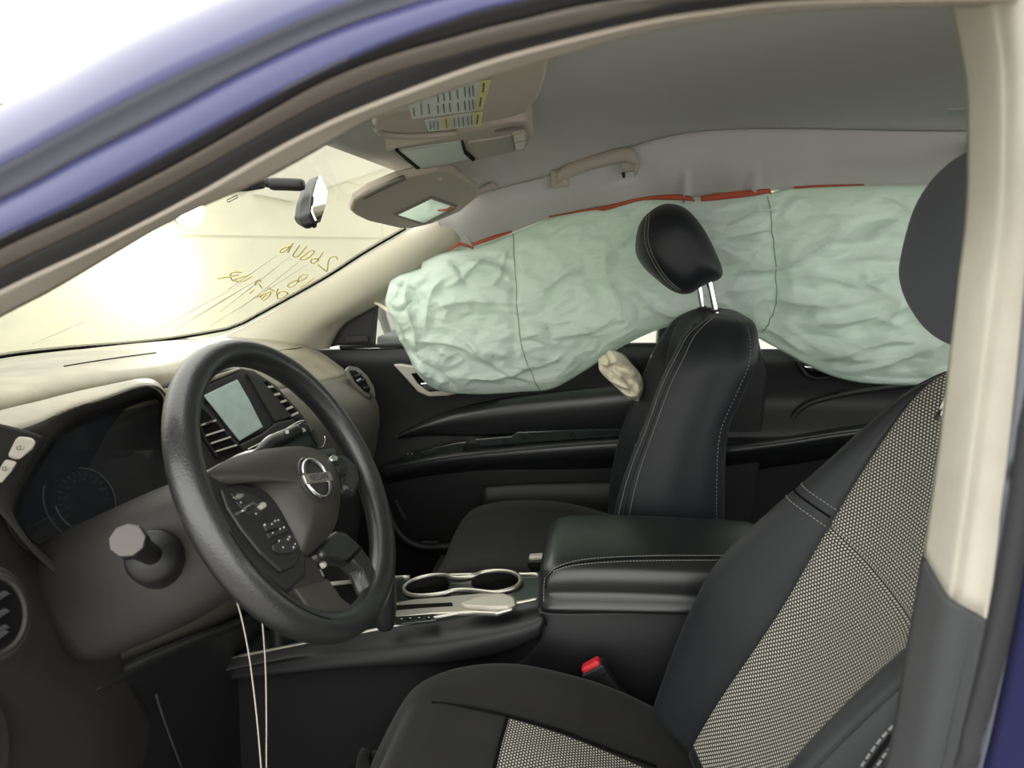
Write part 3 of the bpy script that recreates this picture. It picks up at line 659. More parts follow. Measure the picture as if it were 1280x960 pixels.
def bag_line(P, name, r, m, off=-.003, n=60):
    out = []
    for x, y in crom(P, n):
        k = np.argmin((PX - x) ** 2 + (PY - y) ** 2); q = S2.reshape(-1, 3)[k].copy(); q[1] += off; out.append(q)
    out = np.array(out); 
    for _ in range(2): out[1:-1] = (out[:-2] + 2 * out[1:-1] + out[2:]) / 4
    return tube(name, out, r, m, ab, seg=5)
SEAM = mat('grey green seam thread', (120, 136, 122), .8)
bag_line([(643, 293), (648, 340), (652, 385), (655, 420), (660, 440), (668, 465), (676, 488)], 'seam', .0011, SEAM)
bag_line([(958, 246), (961, 290), (966, 330), (967, 375), (960, 400), (950, 415)], 'seam', .0012, SEAM)
# orange band along the roof edge
def band(P, wpx, Yv=.648):
    a = crom([W(x, y, Y=Yv) for x, y in P], 40); b = crom([W(x, y + w, Y=Yv) for (x, y), w in zip(P, wpx)], 40)
    strip('orange_band', a, b, ORANGE, ab, 40, 5, .003, thick=.002)
band([(562, 311), (575, 303), (592, 309)], [3, 4, 3], .61)
band([(590, 304), (615, 295), (640, 288)], [4, 5, 3], .632)
band([(686, 270), (740, 260), (758, 257), (800, 247), (840, 243), (862, 245), (868, 250)], [2, 3, 6, 4, 7, 6, 2], .632)
band([(876, 245), (900, 241), (935, 238), (960, 236), (964, 240)], [7, 9, 8, 6, 3], .64)
band([(992, 233), (1030, 231), (1080, 230)], [3, 3, 2], .632)
# tether from the bag front to the pillar
tube('tether', [W(466, 377, Y=.68), W(476, 382, Y=.66), W(487, 390, Y=.64), W(494, 394, Y=.61), W(499, 396, Y=.60)], [.003, .004, .006, .005, .003], BEIGEC, ab, n=20, label='white tether strap')

# seat side airbag
sb = thing('side_airbag', 'crumpled beige side airbag hanging from the passenger backrest', 'airbag', W(775, 470, Y=.62))
sl = [(748, 449), (749, 462), (757, 472), (770, 484), (781, 494), (787, 500)]; sr = [(762, 437), (778, 442), (790, 455), (800, 467), (805, 482), (800, 500)]
NA = 60; a = crom([W(x, y, Y=.60) for x, y in sl], NA); b = crom([W(x, y, Y=.585) for x, y in sr], NA)
S = np.zeros((NA, 44, 3))
for i in range(NA):
    for j in range(44):
        t = j / 43; p = a[i] * (1 - t) + b[i] * t
        hh = .03 * math.sin(math.pi * t) ** .6 * min(1, 5 * i / NA, 5 * (1 - i / NA) + .3)
        hh += (.022 * (1 - abs(noise.noise(Vector((p[0] * 20 + 3, p[2] * 34 + p[0] * 20, 2)))) * 3.2) + .009 * noise.noise(Vector((p[0] * 60, p[2] * 60, 4)))) * math.sin(math.pi * t)
        S[i, j] = p + V3(0, -hh, 0)
sheet('cushion', S, BEIGEC, sb, .006, (0, 1, 0))

# ================================================================ things on the headliner
# driver sun visor, folded up
VP0, VN = (-.13, 0, 1.602), (-.10, 0, 1.0)
vis = lambda x, y, dz=0: WN(x, y, (VP0[0], 0, VP0[2] + dz), VN)
dv = thing('sun_visor', 'driver sun visor folded up, carrying white and yellow warning labels', 'sun visor', vis(580, 125, .01), 'sun visors')
vo = [(466, 158), (470, 146), (510, 136), (560, 119), (620, 94), (668, 70), (681, 69), (686, 78), (682, 100), (672, 125), (660, 140), (640, 147), (600, 155), (560, 161), (520, 163), (485, 164), (472, 163)]
vb = slab('visor_board', [vis(x, y) for x, y in vo], (0, 0, .022), VISOR, dv, bevel=.009, seg=4)
tube('visor_rod', [vis(470, 160, .01), vis(482, 168, .01), vis(520, 170, .012), vis(570, 166, .014)], .005, VISOR, dv, n=16)
def vlabel(poly, m, nm='label_sheet'): return slab(nm, [vis(x, y, -.0008 if nm == 'label_sheet' else -.0015) for x, y in poly], (0, 0, .0006), m, dv)
zz = lambda x, y: (470 + x * 240 / 1280, 60 + y * 180 / 960)
lb1 = vlabel([zz(215, 385), zz(400, 300), zz(700, 222), zz(768, 212), zz(712, 412), zz(240, 475)], PAPER)
vlabel([zz(700, 224), zz(768, 212), zz(722, 360), zz(712, 412), zz(668, 416)], YEL, 'label_band')
lb2 = vlabel([zz(322, 484), zz(712, 424), zz(700, 520), zz(350, 558)], PAPER)
vlabel([zz(650, 434), zz(712, 424), zz(700, 520), zz(652, 526)], YEL, 'label_band')
vlabel([zz(440, 468), zz(488, 460), zz(494, 545), zz(450, 549)], YEL, 'label_band')
pr = []
def prow(x0, y0, x1, y1, n, hgt):
    for k in range(n):
        t0, t1 = k / n, (k + .72) / n
        a_, b_ = vis(*zz(x0 + (x1 - x0) * t0, y0 + (y1 - y0) * t0), -.0024), vis(*zz(x0 + (x1 - x0) * t1, y0 + (y1 - y0) * t1), -.0024)
        t = b_ - a_; L = np.linalg.norm(t); t /= L; up = np.cross(V3(0, 0, 1), t)
        pr.append(((a_ + b_) / 2, (L, hgt, .0004), (t, up, np.cross(t, up))))
for (x, ya, yb) in ((250, 400, 455), (300, 370, 450), (350, 375, 445), (410, 310, 365), (410, 385, 440), (450, 295, 355), (450, 375, 435), (490, 290, 350), (490, 370, 430), (540, 280, 340), (545, 365, 425), (590, 262, 330), (590, 355, 420), (620, 258, 330), (620, 350, 418), (645, 250, 325), (645, 345, 415)):
    prow(x, ya, x + 6, yb, 6, .0014)
for (x, ya, yb) in ((360, 495, 545), (385, 490, 545), (410, 488, 545), (520, 470, 530), (550, 465, 530), (580, 462, 525), (610, 458, 522), (635, 452, 518), (468, 478, 535)):
    prow(x, ya, x + 5, yb, 5, .0013)
for (x, ya, yb) in ((720, 235, 300), (700, 330, 395), (680, 445, 510)): prow(x, ya, x - 8, yb, 4, .002)
boxes('printed_lines', pr, DARKINK, dv)['kind'] = 'stuff'

# overhead console
OP = (-.26, 0, 1.597); ON = (-.07, .03, 1.0)
ov = lambda x, y, dz=0: WN(x, y, (OP[0], 0, OP[2] + dz), ON)
oc = thing('overhead_console', 'beige overhead console with two map lamps and a glasses bin', 'console', ov(570, 188))
oo = [(482, 190), (500, 184), (560, 172), (610, 158), (640, 152), (657, 152), (666, 160), (668, 172), (660, 184), (640, 191), (600, 200), (560, 207), (530, 212), (522, 212), (500, 202)]
slab('console_body', [ov(x, y) for x, y in oo], (0, 0, .05), VISOR, oc, bevel=.008, seg=3)
slab('glasses_bin', [ov(x, y, -.003) for x, y in ((498, 189), (540, 183), (577, 178), (580, 188), (588, 199), (560, 205), (530, 210), (524, 210))], (0, 0, .01), LENS, oc, bevel=.003)
slab('bin_gap', [ov(x, y, -.0035) for x, y in ((494, 189), (497, 188), (525, 211), (521, 212))], (0, 0, .004), BLACK, oc)
slab('bin_gap', [ov(x, y, -.0035) for x, y in ((577, 178), (579, 178), (583, 190), (594, 200), (591, 202), (580, 192))], (0, 0, .004), BLACK, oc)
slab('centre_panel', [ov(x, y, -.003) for x, y in ((584, 179), (612, 175), (640, 170), (644, 188), (620, 194), (600, 200), (590, 192))], (0, 0, .01), VISOR, oc, bevel=.003)
sb_ = slab('switch_pad', [ov(x, y, -.004) for x, y in ((640, 169), (655, 165), (659, 170), (659, 182), (655, 187), (645, 190))], (0, 0, .01), VISOR, oc, bevel=.002)
slab('lamp_switch', [ov(x, y, -.006) for x, y in ((642, 171), (655, 167), (657, 175), (643, 178))], (0, 0, .004), SILVERP, sb_, bevel=.001)
slab('lamp_switch', [ov(x, y, -.006) for x, y in ((644, 181), (657, 178), (655, 186), (646, 188))], (0, 0, .004), SILVERP, sb_, bevel=.001)
disc('map_lamp', ov(636, 164, -.004), (0, 0, 1), .024, .008, LENSR, oc, ry=.009, a0=(1, -.1, 0), bevel=.002)

# passenger sun visor, half lowered
pv = thing('sun_visor', 'passenger sun visor hanging half lowered, with a framed vanity mirror', 'sun visor', W(520, 250, Y=.4), 'sun visors')
vY = [(438, 264, .22), (442, 252, .21), (460, 240, .20), (497, 225, .19), (548, 213, .18), (570, 217, .24), (598, 236, .40), (600, 244, .46), (575, 265, .52), (540, 280, .54), (515, 286, .52), (500, 286, .50), (460, 277, .34), (445, 270, .26)]
# best plane through the measured corners
Pq = np.array([W(x, y, Y=q) for x, y, q in vY]); pc = Pq.mean(0); _, _, vt = np.linalg.svd(Pq - pc); pn = vt[2] * np.sign(vt[2][2])
pvp = lambda x, y, o=0: WN(x, y, pc - pn * o, pn)
slab('visor_board', [pvp(x, y) for x, y, _ in vY], pn * .020, VISOR, pv, bevel=.006, seg=3)
slab('mirror_frame', [pvp(x, y, .003) for x, y in ((492, 269), (540, 246), (572, 258), (567, 264), (532, 281), (524, 281))], pn * .006, mat('visor mirror frame', (112, 106, 98), .6), pv, bevel=.002)
slab('vanity_mirror', [pvp(x, y, .0045) for x, y in ((497, 269), (538, 249), (568, 259), (530, 279))], pn * .004, MIRROR, pv, bevel=.001, label='vanity mirror')
tube('visor_rod', [pvp(455, 246, .002), pvp(480, 233, .002), pvp(505, 222, .002)], .006, mat('dark visor rod', (92, 86, 78), .5), pv, n=10)
box('visor_clip', pvp(548, 216, -.015), (.02, .03, .03), SILVERP, pv, .006)
pva = pvp(596, 240, -.012)
tube('visor_arm', [pvp(585, 236, -.012), pva, W(612, 233, Y=.50), W(617, 234, Y=.53)], [.007, .007, .009, .011], VISOR, pv, n=14)

# rear view mirror on its stem
rm = thing('rear_view_mirror', 'black rear-view mirror on a jointed stem under the windscreen top', 'mirror', W(345, 230, Y=0))
loft('mirror_mount', [[W(x, y, Y=q) for x, y, q in ((284, 240, -.02), (300, 224, -.02), (318, 216, -.02), (310, 240, -.02))], [W(x, y, Y=q) for x, y, q in ((290, 240, .03), (302, 224, .03), (332, 214, .03), (336, 235, .03))]], DARKP, rm, smooth=False, bevel=.006)
tube('ball_joint', [W(330, 228, Y=.0), W(340, 229, Y=0)], [.006, .009, .006], DARKP, rm, n=8, seg=10)
tube('mirror_stem', [W(337, 230, Y=0), W(341, 230, Y=0), W(360, 230.5, Y=.0), W(374, 231, Y=.0), W(379, 231, Y=0)], [.008, .011, .011, .011, .009], DARKP, rm, n=20, seg=14)
# housing seen almost edge on: its glass faces the driver
mg = [W(x, y, Y=q) for x, y, q in ((398, 219, .10), (405, 228, .10), (407, 240, .10), (404, 262, .02), (398, 281, -.06), (392, 279, -.08), (388, 266, -.08), (390, 245, -.02), (394, 226, .06))]
mgc = np.mean(mg, 0); _, _, vt = np.linalg.svd(np.array(mg) - mgc); mn = vt[2]; mn = mn * np.sign(mn[0])
mg = [p - mn * np.dot(p - mgc, mn) for p in mg]
back = [mgc - mn * .035 + (p - mgc) * .72 for p in mg]
loft('mirror_housing', [mg, [p - mn * .02 for p in mg], back], DARKP, rm, smooth=False, bevel=.004)
slab('mirror_glass', [mgc + (p - mgc) * .93 + mn * .001 for p in mg], mn * .003, MIRROR, rm)
tube('dimmer_tab', [W(388, 272, Y=-.04), W(391, 279, Y=-.04), W(394, 284, Y=-.04)], .004, DARKP, rm, n=6)

# grab handle over the passenger door
gh = thing('grab_handle', 'curved beige grab handle on the headliner above the passenger airbag', 'handle', W(745, 215, Y=.56))
gp = [(697, 222), (707, 215), (730, 206), (755, 199), (778, 194), (790, 196), (797, 204), (793, 213)]
pp = crom([W(x, y, Y=.53) for x, y in gp], 40)
loft('grip', [[p + V3(0, .014 * math.sin(a), .017 * math.cos(a)) for a in np.linspace(0, 2 * math.pi, 14, endpoint=False)] for p in pp], VISOR, gh)
loft('handle_foot', [[W(x, y, Y=q) for x, y in ((687, 213), (706, 212), (712, 233), (690, 236))] for q in (.525, .565)], VISOR, gh, smooth=False, bevel=.005)
loft('handle_foot', [[W(x, y, Y=q) for x, y in ((774, 192), (794, 190), (801, 205), (797, 214), (778, 216))] for q in (.53, .565)], VISOR, gh, smooth=False, bevel=.006)
tube('coat_hook', [W(779, 216, Y=.535), W(780, 222, Y=.54)], [.005, .003], RUBBER, gh, n=4)
g2 = thing('grab_handle', 'end of the rear grab handle beside the driver headrest', 'handle', W(1228, 192, Y=.53))
pp = crom([W(x, y, Y=.53) for x, y in ((1210, 206), (1213, 192), (1224, 183), (1245, 180), (1290, 178), (1330, 180), (1345, 195))], 30)
loft('grip', [[p + V3(0, .016 * math.sin(a), .014 * math.cos(a)) for a in np.linspace(0, 2 * math.pi, 14, endpoint=False)] for p in pp], VISOR, g2)
# rear dome lamp recess
dl = thing('dome_lamp', 'shallow rear dome lamp recessed in the headliner near the pillar', 'lamp', on_ceil(1205, 140))
dlp = [on_ceil(x, y, -.004) for x, y in ((1172, 143), (1182, 136), (1235, 134), (1228, 144), (1200, 145))]
slab('lamp_bezel', dlp, (0, 0, .012), HEAD, dl, bevel=.003)
slab('lamp_lens', [np.mean(dlp, 0) + (p - np.mean(dlp, 0)) * .72 - V3(0, 0, .001) for p in dlp], (0, 0, .006), LENS, dl, bevel=.001)

# ================================================================ dashboard
da = thing('dashboard', 'dusty black dashboard with instrument hood, screen and vents under the windscreen', 'dashboard', (-.8, 0, .6))
def prof(Y, L): return [(x, Y, z) for x, z in L]
DS = [
 prof(-.72, [(-1.06, 1.19), (-.95, 1.20), (-.86, 1.19), (-.80, 1.15), (-.76, 1.07), (-.74, .95), (-.76, .82), (-.90, .60)]),
 prof(-.60, [(-1.10, 1.215), (-.98, 1.235), (-.88, 1.228), (-.83, 1.18), (-.80, 1.08), (-.76, .95), (-.76, .82), (-.90, .60)]),
 prof(-.42, [(-1.17, 1.243), (-1.02, 1.265), (-.88, 1.255), (-.86, 1.19), (-.84, 1.08), (-.80, .95), (-.76, .82), (-.90, .60)]),
 prof(-.20, [(-1.21, 1.258), (-1.03, 1.270), (-.86, 1.255), (-.84, 1.20), (-.82, 1.09), (-.77, .95), (-.72, .84), (-.88, .60)]),
 prof(.02, [(-1.215, 1.262), (-1.03, 1.264), (-.87, 1.240), (-.825, 1.20), (-.80, 1.09), (-.75, .95), (-.70, .84), (-.85, .60)]),
 prof(.24, [(-1.20, 1.252), (-1.00, 1.245), (-.86, 1.222), (-.79, 1.17), (-.72, 1.06), (-.72, .93), (-.74, .82), (-.90, .60)]),
 prof(.42, [(-1.165, 1.24), (-.97, 1.228), (-.85, 1.203), (-.77, 1.15), (-.685, 1.045), (-.69, .91), (-.73, .81), (-.90, .60)]),
 prof(.56, [(-1.12, 1.228), (-.96, 1.212), (-.86, 1.187), (-.77, 1.14), (-.665, 1.03), (-.68, .90), (-.73, .80), (-.90, .60)]),
 prof(.66, [(-1.08, 1.22), (-.95, 1.205), (-.87, 1.178), (-.80, 1.13), (-.70, 1.03), (-.70, .92), (-.75, .80), (-.90, .60)]),
 prof(.70, [(-1.08, 1.20), (-.96, 1.18), (-.89, 1.15), (-.84, 1.11), (-.77, 1.03), (-.76, .93), (-.80, .80), (-.92, .60)])]
DSG = interp_grid(np.array(DS, float), 80, 60)
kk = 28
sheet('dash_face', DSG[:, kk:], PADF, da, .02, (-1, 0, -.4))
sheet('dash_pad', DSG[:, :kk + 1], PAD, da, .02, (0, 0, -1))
_dbv = BVHTree.FromPolygons([Vector(v) for v in DSG.reshape(-1, 3)], gridfaces(80, 60))
def on_dash(x, y, off=-.003):
    d = Vector(ray(x, y)).normalized(); h = _dbv.ray_cast(Vector(CAM), d)
    return None if h[0] is None else np.array(h[0] + d * off)
sp = [on_dash(x, y) for x, y in ((336, 441), (356, 437), (378, 434), (400, 433), (425, 434))]
sp = [p for p in sp if p is not None]
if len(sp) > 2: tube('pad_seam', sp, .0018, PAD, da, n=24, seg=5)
gr = [on_dash(x, y) for x, y in ((80, 458), (110, 453), (150, 447), (195, 441))]
gr = [p for p in gr if p is not None]
if len(gr) > 2: tube('pad_groove', gr, .0015, BLACK, da, n=24, seg=5)
# passenger end vent
vc = on_dash(452, 476, 0)
if vc is None: vc = W(452, 476, Y=.56)
ve = np.array(W(466, 496, X=vc[0] + .01)) - np.array(W(440, 458, X=vc[0] - .005)); ve /= np.linalg.norm(ve)
def vent(name, poly_fn, ring, inner, slats, parent, dots=()):
    v = slab(name, [poly_fn(x, y, .004) for x, y in ring], poly_fn.dirn * .012, PADF, parent, bevel=.003)
    slab('vent_throat', [poly_fn(x, y, .006) for x, y in inner], poly_fn.dirn * .004, BLACK, v)
    for s in slats: slab('slat', [poly_fn(x, y, .009) for x, y in s], poly_fn.dirn * .004, RUBBER, v)
    return v
def plane_fn(P0, n):
    n = np.array(n, float); n /= np.linalg.norm(n)
    f = lambda x, y, o=0: WN(x, y, np.array(P0) + n * o, n)
    f.dirn = -n; f.n = n; return f
pf = plane_fn(vc, (.86, -.25, .45))
pvnt = vent('air_vent', pf, ((433, 462), (437, 457), (448, 459), (460, 470), (468, 484), (470, 496), (466, 498), (458, 495), (446, 484), (437, 472)),
     ((437, 463), (445, 463), (456, 473), (463, 486), (462, 492), (456, 489), (445, 478)), (((443, 469), (452, 466), (453, 468), (444, 471)), ((448, 475), (457, 472), (458, 474), (450, 477)), ((454, 484), (462, 481), (462, 483), (455, 486))), da)
slab('slat_tab', [pf(x, y, .012) for x, y in ((446, 475), (451, 472), (452, 474), (447, 477))], pf.dirn * .003, CHROME, pvnt)
disc('vent_knob', pf(464, 494, .008), pf.n, .006, .004, RUBBER, pvnt, seg=12)

# instrument hood and bezel
HX = lambda L, X: [W(x, y, X=X) for x, y in L]
O_ = HX([(-80, 538), (0, 514), (60, 500), (120, 487), (165, 480), (188, 480), (203, 488), (213, 510), (226, 560)], -.80)
L1 = HX([(-80, 580), (0, 546), (47, 529), (84, 512), (131, 497), (169, 484), (187, 482), (202, 490), (212, 512), (225, 562)], -.70)
I_ = HX([(-20, 640), (14, 610), (41, 580), (84, 531), (131, 511), (169, 497), (190, 491), (200, 495), (209, 514), (222, 562)], -.715)
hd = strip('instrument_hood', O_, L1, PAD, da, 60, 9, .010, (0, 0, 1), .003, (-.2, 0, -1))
strip('hood_lip', L1, I_, PLAST, da, 60, 7, .003, (1, 0, 0), .003, (-1, 0, 0))
strip('hood_lining', I_, HX([(0, 640), (30, 600), (60, 560), (95, 540), (135, 520), (169, 506), (190, 500), (200, 502), (209, 520), (220, 562)], -.83), DARKP, da, 60, 5, 0, (1, 0, 0), .006, (-.3, 0, 1))
# lower-left fascia band round the cluster
fo = HX([(-60, 520), (-40, 570), (-30, 610), (0, 642), (40, 690), (75, 724), (98, 752), (106, 772)], -.685)
fi = HX([(60, 548), (41, 580), (20, 620), (15, 648), (28, 674), (52, 693), (80, 722), (112, 752)], -.70)
strip('cluster_bezel', fo, fi, PLAST, da, 50, 9, .008, (1, 0, .3), .004, (-1, 0, 0))
strip('bezel_lining', fi, HX([(70, 552), (50, 585), (30, 622), (27, 648), (38, 672), (62, 690), (90, 716), (118, 745)], -.83), DARKP, da, 50, 5, 0, (1, 0, 0), .006, (-.3, -1, 0))
slab('bezel_foot', HX([(80, 728), (96, 720), (112, 724), (124, 740), (136, 764), (138, 768), (122, 778), (108, 780), (98, 772), (82, 750)], -.68), (-.05, 0, 0), PLAST, da, bevel=.006, seg=3)
# two silver switches at the left
sf = lambda x, y, o=0: WN(x, y, (-.672 + o, -.5, 1.2), (1, -.12, .25))
s1_ = slab('trip_switch', [sf(x, y) for x, y in ((-30, 556), (0, 549), (25, 545), (42, 547), (47, 553), (42, 562), (26, 575), (10, 571), (-30, 571))], (-.014, 0, 0), SILVERP, da, bevel=.003, label='silver switch, upper of the pair')
s2_ = slab('trip_switch', [sf(x, y) for x, y in ((-30, 574), (8, 573), (24, 577), (16, 590), (5, 603), (-4, 606), (-30, 606))], (-.014, 0, 0), SILVERP, da, bevel=.003, label='silver switch, lower of the pair')
def icon(par, x, y):
    P = [sf(x + 3 * math.cos(t), y + 2.4 * math.sin(t), .002) for t in np.linspace(.6, 5.6, 12)]
    tube('switch_mark', P, .0004, DARKINK, par, seg=4)
    tube('switch_mark', [sf(x + 2.5, y - 3, .002), sf(x + 1, y + 1, .002), sf(x + 6, y + 2, .002)], .0004, DARKINK, par, seg=4)
    disc('switch_mark', sf(x + 6, y - 1, .002), (1, 0, 0), .0006, .0004, DARKINK, par, seg=6)
icon(s1_, 24, 560); icon(s2_, 6, 586)
# cluster face, gauge and cover
cl = slab('cluster_face', HX([(5, 600), (60, 545), (130, 515), (205, 500), (300, 500), (300, 640), (240, 720), (130, 760), (60, 705), (10, 660)], -.835), (-.01, 0, 0), BLACK, da)
gcx = W(106, 625, X=-.815); gn = np.array([.93, -.1, .35])
gf = plane_fn(gcx, gn)
gauge = disc('speed_dial', gcx - gn * .006, gn, .052, .004, mat('dark dial face', (26, 27, 30), .5), da, seg=48, bevel=.001)
GE1 = np.cross(V3(0, 0, 1), gn); GE1 /= np.linalg.norm(GE1); GE2 = np.cross(gn / np.linalg.norm(gn), GE1)
arc = lambda r, a0, a1, o=.003, n=40: [gcx + gn * o + r * (math.cos(a) * GE1 + math.sin(a) * GE2) for a in np.linspace(math.radians(a0), math.radians(a1), n)]
tube('dial_ring', arc(.050, -60, 75), .0011, mat('dull dial ring', (205, 207, 210), .35, metal=.3), gauge, seg=5)
tube('dial_ring', arc(.050, 170, 245), .0012, bpy.data.materials['dull dial ring'], gauge, seg=5)
tube('outer_ring', arc(.066, 140, 220), .0009, bpy.data.materials['dull dial ring'], gauge, seg=5)
tube('divider', [gf(24, 664, .004), gf(42, 656, .004), gf(60, 647, .004)], .0008, WIRE, gauge, seg=4)
for k in range(17):
    a = math.radians(-20 + k * 13.5); d_ = math.cos(a) * GE1 + math.sin(a) * GE2; t_ = -math.sin(a) * GE1 + math.cos(a) * GE2
    box('tick', gcx + gn * .0015 + d_ * .0415, (.008 if k % 2 == 0 else .005, .0010, .0006), PRINT, gauge, 0, ax=(d_, t_, gn))
box('needle', gcx + gn * .004 + (-.5 * GE1 - .8 * GE2) * .016, (.034, .0012, .001), RUBBER, gauge, 0, ax=(-.53 * GE1 - .848 * GE2, .848 * GE1 - .53 * GE2, gn))
for k in range(8):
    a = math.radians(-20 + k * 29); d_ = math.cos(a) * GE1 + math.sin(a) * GE2
    text('dial_number', str(k * 20), .006, WIRE, da, gcx + gn * .002 + d_ * .032, GE1, GE2, .0002)
slab('cluster_cover', HX([(8, 604), (60, 550), (130, 518), (205, 503), (290, 503), (290, 640), (240, 710), (130, 748), (62, 700), (14, 660)], -.79), (-.002, 0, 0), GAUGEGL, da)
# driver side vent
dvf = plane_fn(W(-5, 768, X=-.665), (.95, -.25, .1))
circ = lambda cx, cy, rx, ry, n=36, a0=0, a1=2 * math.pi: [(cx + rx * math.cos(t), cy + ry * math.sin(t)) for t in np.linspace(a0, a1, n, endpoint=False)]
vn = slab('air_vent', [dvf(x, y, .008) for x, y in circ(-12, 768, 55, 62)], dvf.dirn * .02, PLAST, da, bevel=.004, label='round vent at the driver end')
slab('vent_throat', [dvf(x, y, .010) for x, y in circ(-12, 768, 43, 49)], dvf.dirn * .004, BLACK, vn)
tube('vent_ring', [dvf(x, y, .010) for x, y in circ(-12, 768, 44, 50)], .004, PLAST, vn, closed=True, seg=6)
for k, dy in enumerate((-22, 0, 20)):
    slab('slat', [dvf(x, y, .016) for x, y in ((-45, 790 + dy), (8, 760 + dy), (14, 764 + dy), (-45, 800 + dy))], dvf.dirn * .006, RUBBER, vn, bevel=.001)
slab('slat_tab', [dvf(x, y, .02) for x, y in ((-4, 794), (8, 787), (13, 790), (0, 799))], dvf.dirn * .006, RUBBER, vn, bevel=.001)
# driver fascia: skin around the vent, knee panel, end cap
K = [[(-120, 630), (-30, 625), (0, 642), (40, 690), (75, 724), (108, 776)],
     [(-120, 700), (-40, 690), (20, 705), (50, 735), (85, 765), (112, 785)],
     [(-120, 800), (-50, 800), (20, 800), (70, 805), (110, 806), (145, 800)],
     [(-120, 860), (-50, 865), (20, 868), (80, 870), (125, 862), (158, 845)],
     [(-120, 960), (-50, 965), (20, 970), (80, 980), (140, 965), (190, 900)],
     [(-120, 1080), (-50, 1085), (20, 1090), (90, 1090), (160, 1060), (230, 980)]]
KX = [-.70, -.69, -.68, -.685, -.72, -.78]
surf('driver_fascia', [[W(x, y, X=KX[i] - .004 * j) for j, (x, y) in enumerate(r)] for i, r in enumerate(K)], PLAST, da, 40, 40, .02, (-1, 0, 0))
surf('knee_panel', [[W(x, y, X=-.70 - .03 * i) for x, y in r] for i, r in enumerate([[(120, 862), (200, 822), (290, 785), (360, 760), (440, 745)], [(135, 900), (215, 862), (300, 830), (370, 800), (450, 780)], [(170, 980), (240, 950), (320, 920), (400, 880), (470, 850)], [(190, 1080), (270, 1060), (340, 1040), (420, 1000), (500, 960)]])], DARKP, da, 30, 30, .02, (-1, 0, 0))
slab('bonnet_release', [W(x, y, X=-.682) for x, y in ((-40, 850), (0, 862), (14, 885), (21, 915), (20, 950), (12, 1000), (-40, 1000))], (-.03, 0, 0), PLAST, da, bevel=.01)
tube('knee_edge', [W(195, 868, X=-.715), W(205, 900, X=-.72), W(228, 962, X=-.74)], .002, RUBBER, da, n=12, seg=6)

# centre stack: screen, vents, radio
cP = W(292, 512, Y=.05); cf = plane_fn(cP, (.93, -.22, .36))
cs = slab('stack_bezel', [cf(x, y, -.004) for x, y in ((200, 480), (262, 462), (300, 458), (318, 462), (345, 480), (375, 512), (390, 535), (400, 560), (330, 580), (290, 600), (250, 590), (215, 560), (205, 520))], cf.dirn * .03, PLAST, da, bevel=.006)
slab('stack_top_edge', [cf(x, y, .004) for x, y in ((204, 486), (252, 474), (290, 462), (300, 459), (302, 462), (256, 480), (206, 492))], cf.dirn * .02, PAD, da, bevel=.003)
slab('screen_recess', [cf(x, y, .001) for x, y in ((252, 484), (298, 465), (318, 480), (338, 512), (345, 528), (330, 540), (300, 552), (290, 545))], cf.dirn * .004, DARKP, da, bevel=.002)
slab('display_screen', [cf(x, y, .004) for x, y in ((255, 494), (297, 474), (312, 500), (329, 534), (300, 551))], cf.dirn * .003, SCREEN, da, bevel=.001, label='dusty grey display screen')
slab('screen_shelf', [cf(x, y, .010) for x, y in ((300, 556), (330, 541), (346, 528), (368, 523), (372, 528), (345, 545), (322, 560), (306, 564))], cf.dirn * .016, PLAST, da, bevel=.003)
slab('screen_cheek', [cf(x, y, .006) for x, y in ((310, 466), (318, 466), (340, 488), (366, 520), (345, 527), (330, 502))], cf.dirn * .01, PLAST, da, bevel=.002)
v1 = slab('air_vent', [cf(x, y, .004) for x, y in ((248, 500), (258, 510), (300, 556), (296, 560), (272, 572), (256, 548), (246, 520))], cf.dirn * .01, DARKP, da, bevel=.002, label='centre vent on the driver side of the screen')
slab('vent_throat', [cf(x, y, .006) for x, y in ((250, 508), (258, 515), (296, 557), (273, 567), (258, 546), (250, 524))], cf.dirn * .004, BLACK, v1)
for (a_, b_) in (((252, 530), (270, 524)), ((258, 543), (280, 536)), ((264, 553), (288, 545)), ((270, 563), (296, 555))):
    slab('slat', [cf(a_[0], a_[1], .009), cf(b_[0], b_[1], .009), cf(b_[0] + 1, b_[1] + 2, .009), cf(a_[0] + 1, a_[1] + 2, .009)], cf.dirn * .004, SILVERP, v1)
slab('slat_tab', [cf(x, y, .012) for x, y in ((257, 528), (265, 525), (267, 527), (259, 531))], cf.dirn * .004, CHROME, v1)
v2 = slab('air_vent', [cf(x, y, .004) for x, y in ((329, 475), (334, 474), (352, 492), (375, 517), (377, 522), (367, 525), (350, 504))], cf.dirn * .01, DARKP, da, bevel=.002, label='centre vent on the far side of the screen')
slab('vent_throat', [cf(x, y, .006) for x, y in ((331, 477), (335, 477), (352, 494), (374, 517), (367, 521), (350, 500))], cf.dirn * .004, BLACK, v2)
for t in (.12, .34, .55, .75, .93):
    q0 = np.array((331, 477)) * (1 - t) + np.array((367, 521)) * t; q1 = np.array((335, 477)) * (1 - t) + np.array((374, 517)) * t
    slab('slat', [cf(q0[0], q0[1], .009), cf(q1[0] + 1, q1[1], .009), cf(q1[0] + 2.5, q1[1] + 2.5, .009), cf(q0[0] + 1.5, q0[1] + 2.5, .009)], cf.dirn * .004, SILVERP, v2)
rf = plane_fn(W(372, 545, Y=.06) + V3(.012, 0, 0), (.9, -.25, .42))
ra = slab('radio_panel', [rf(x, y) for x, y in ((318, 562), (345, 545), (378, 527), (386, 530), (402, 556), (410, 575), (380, 590), (335, 590))], rf.dirn * .03, PIANO, da, bevel=.003)
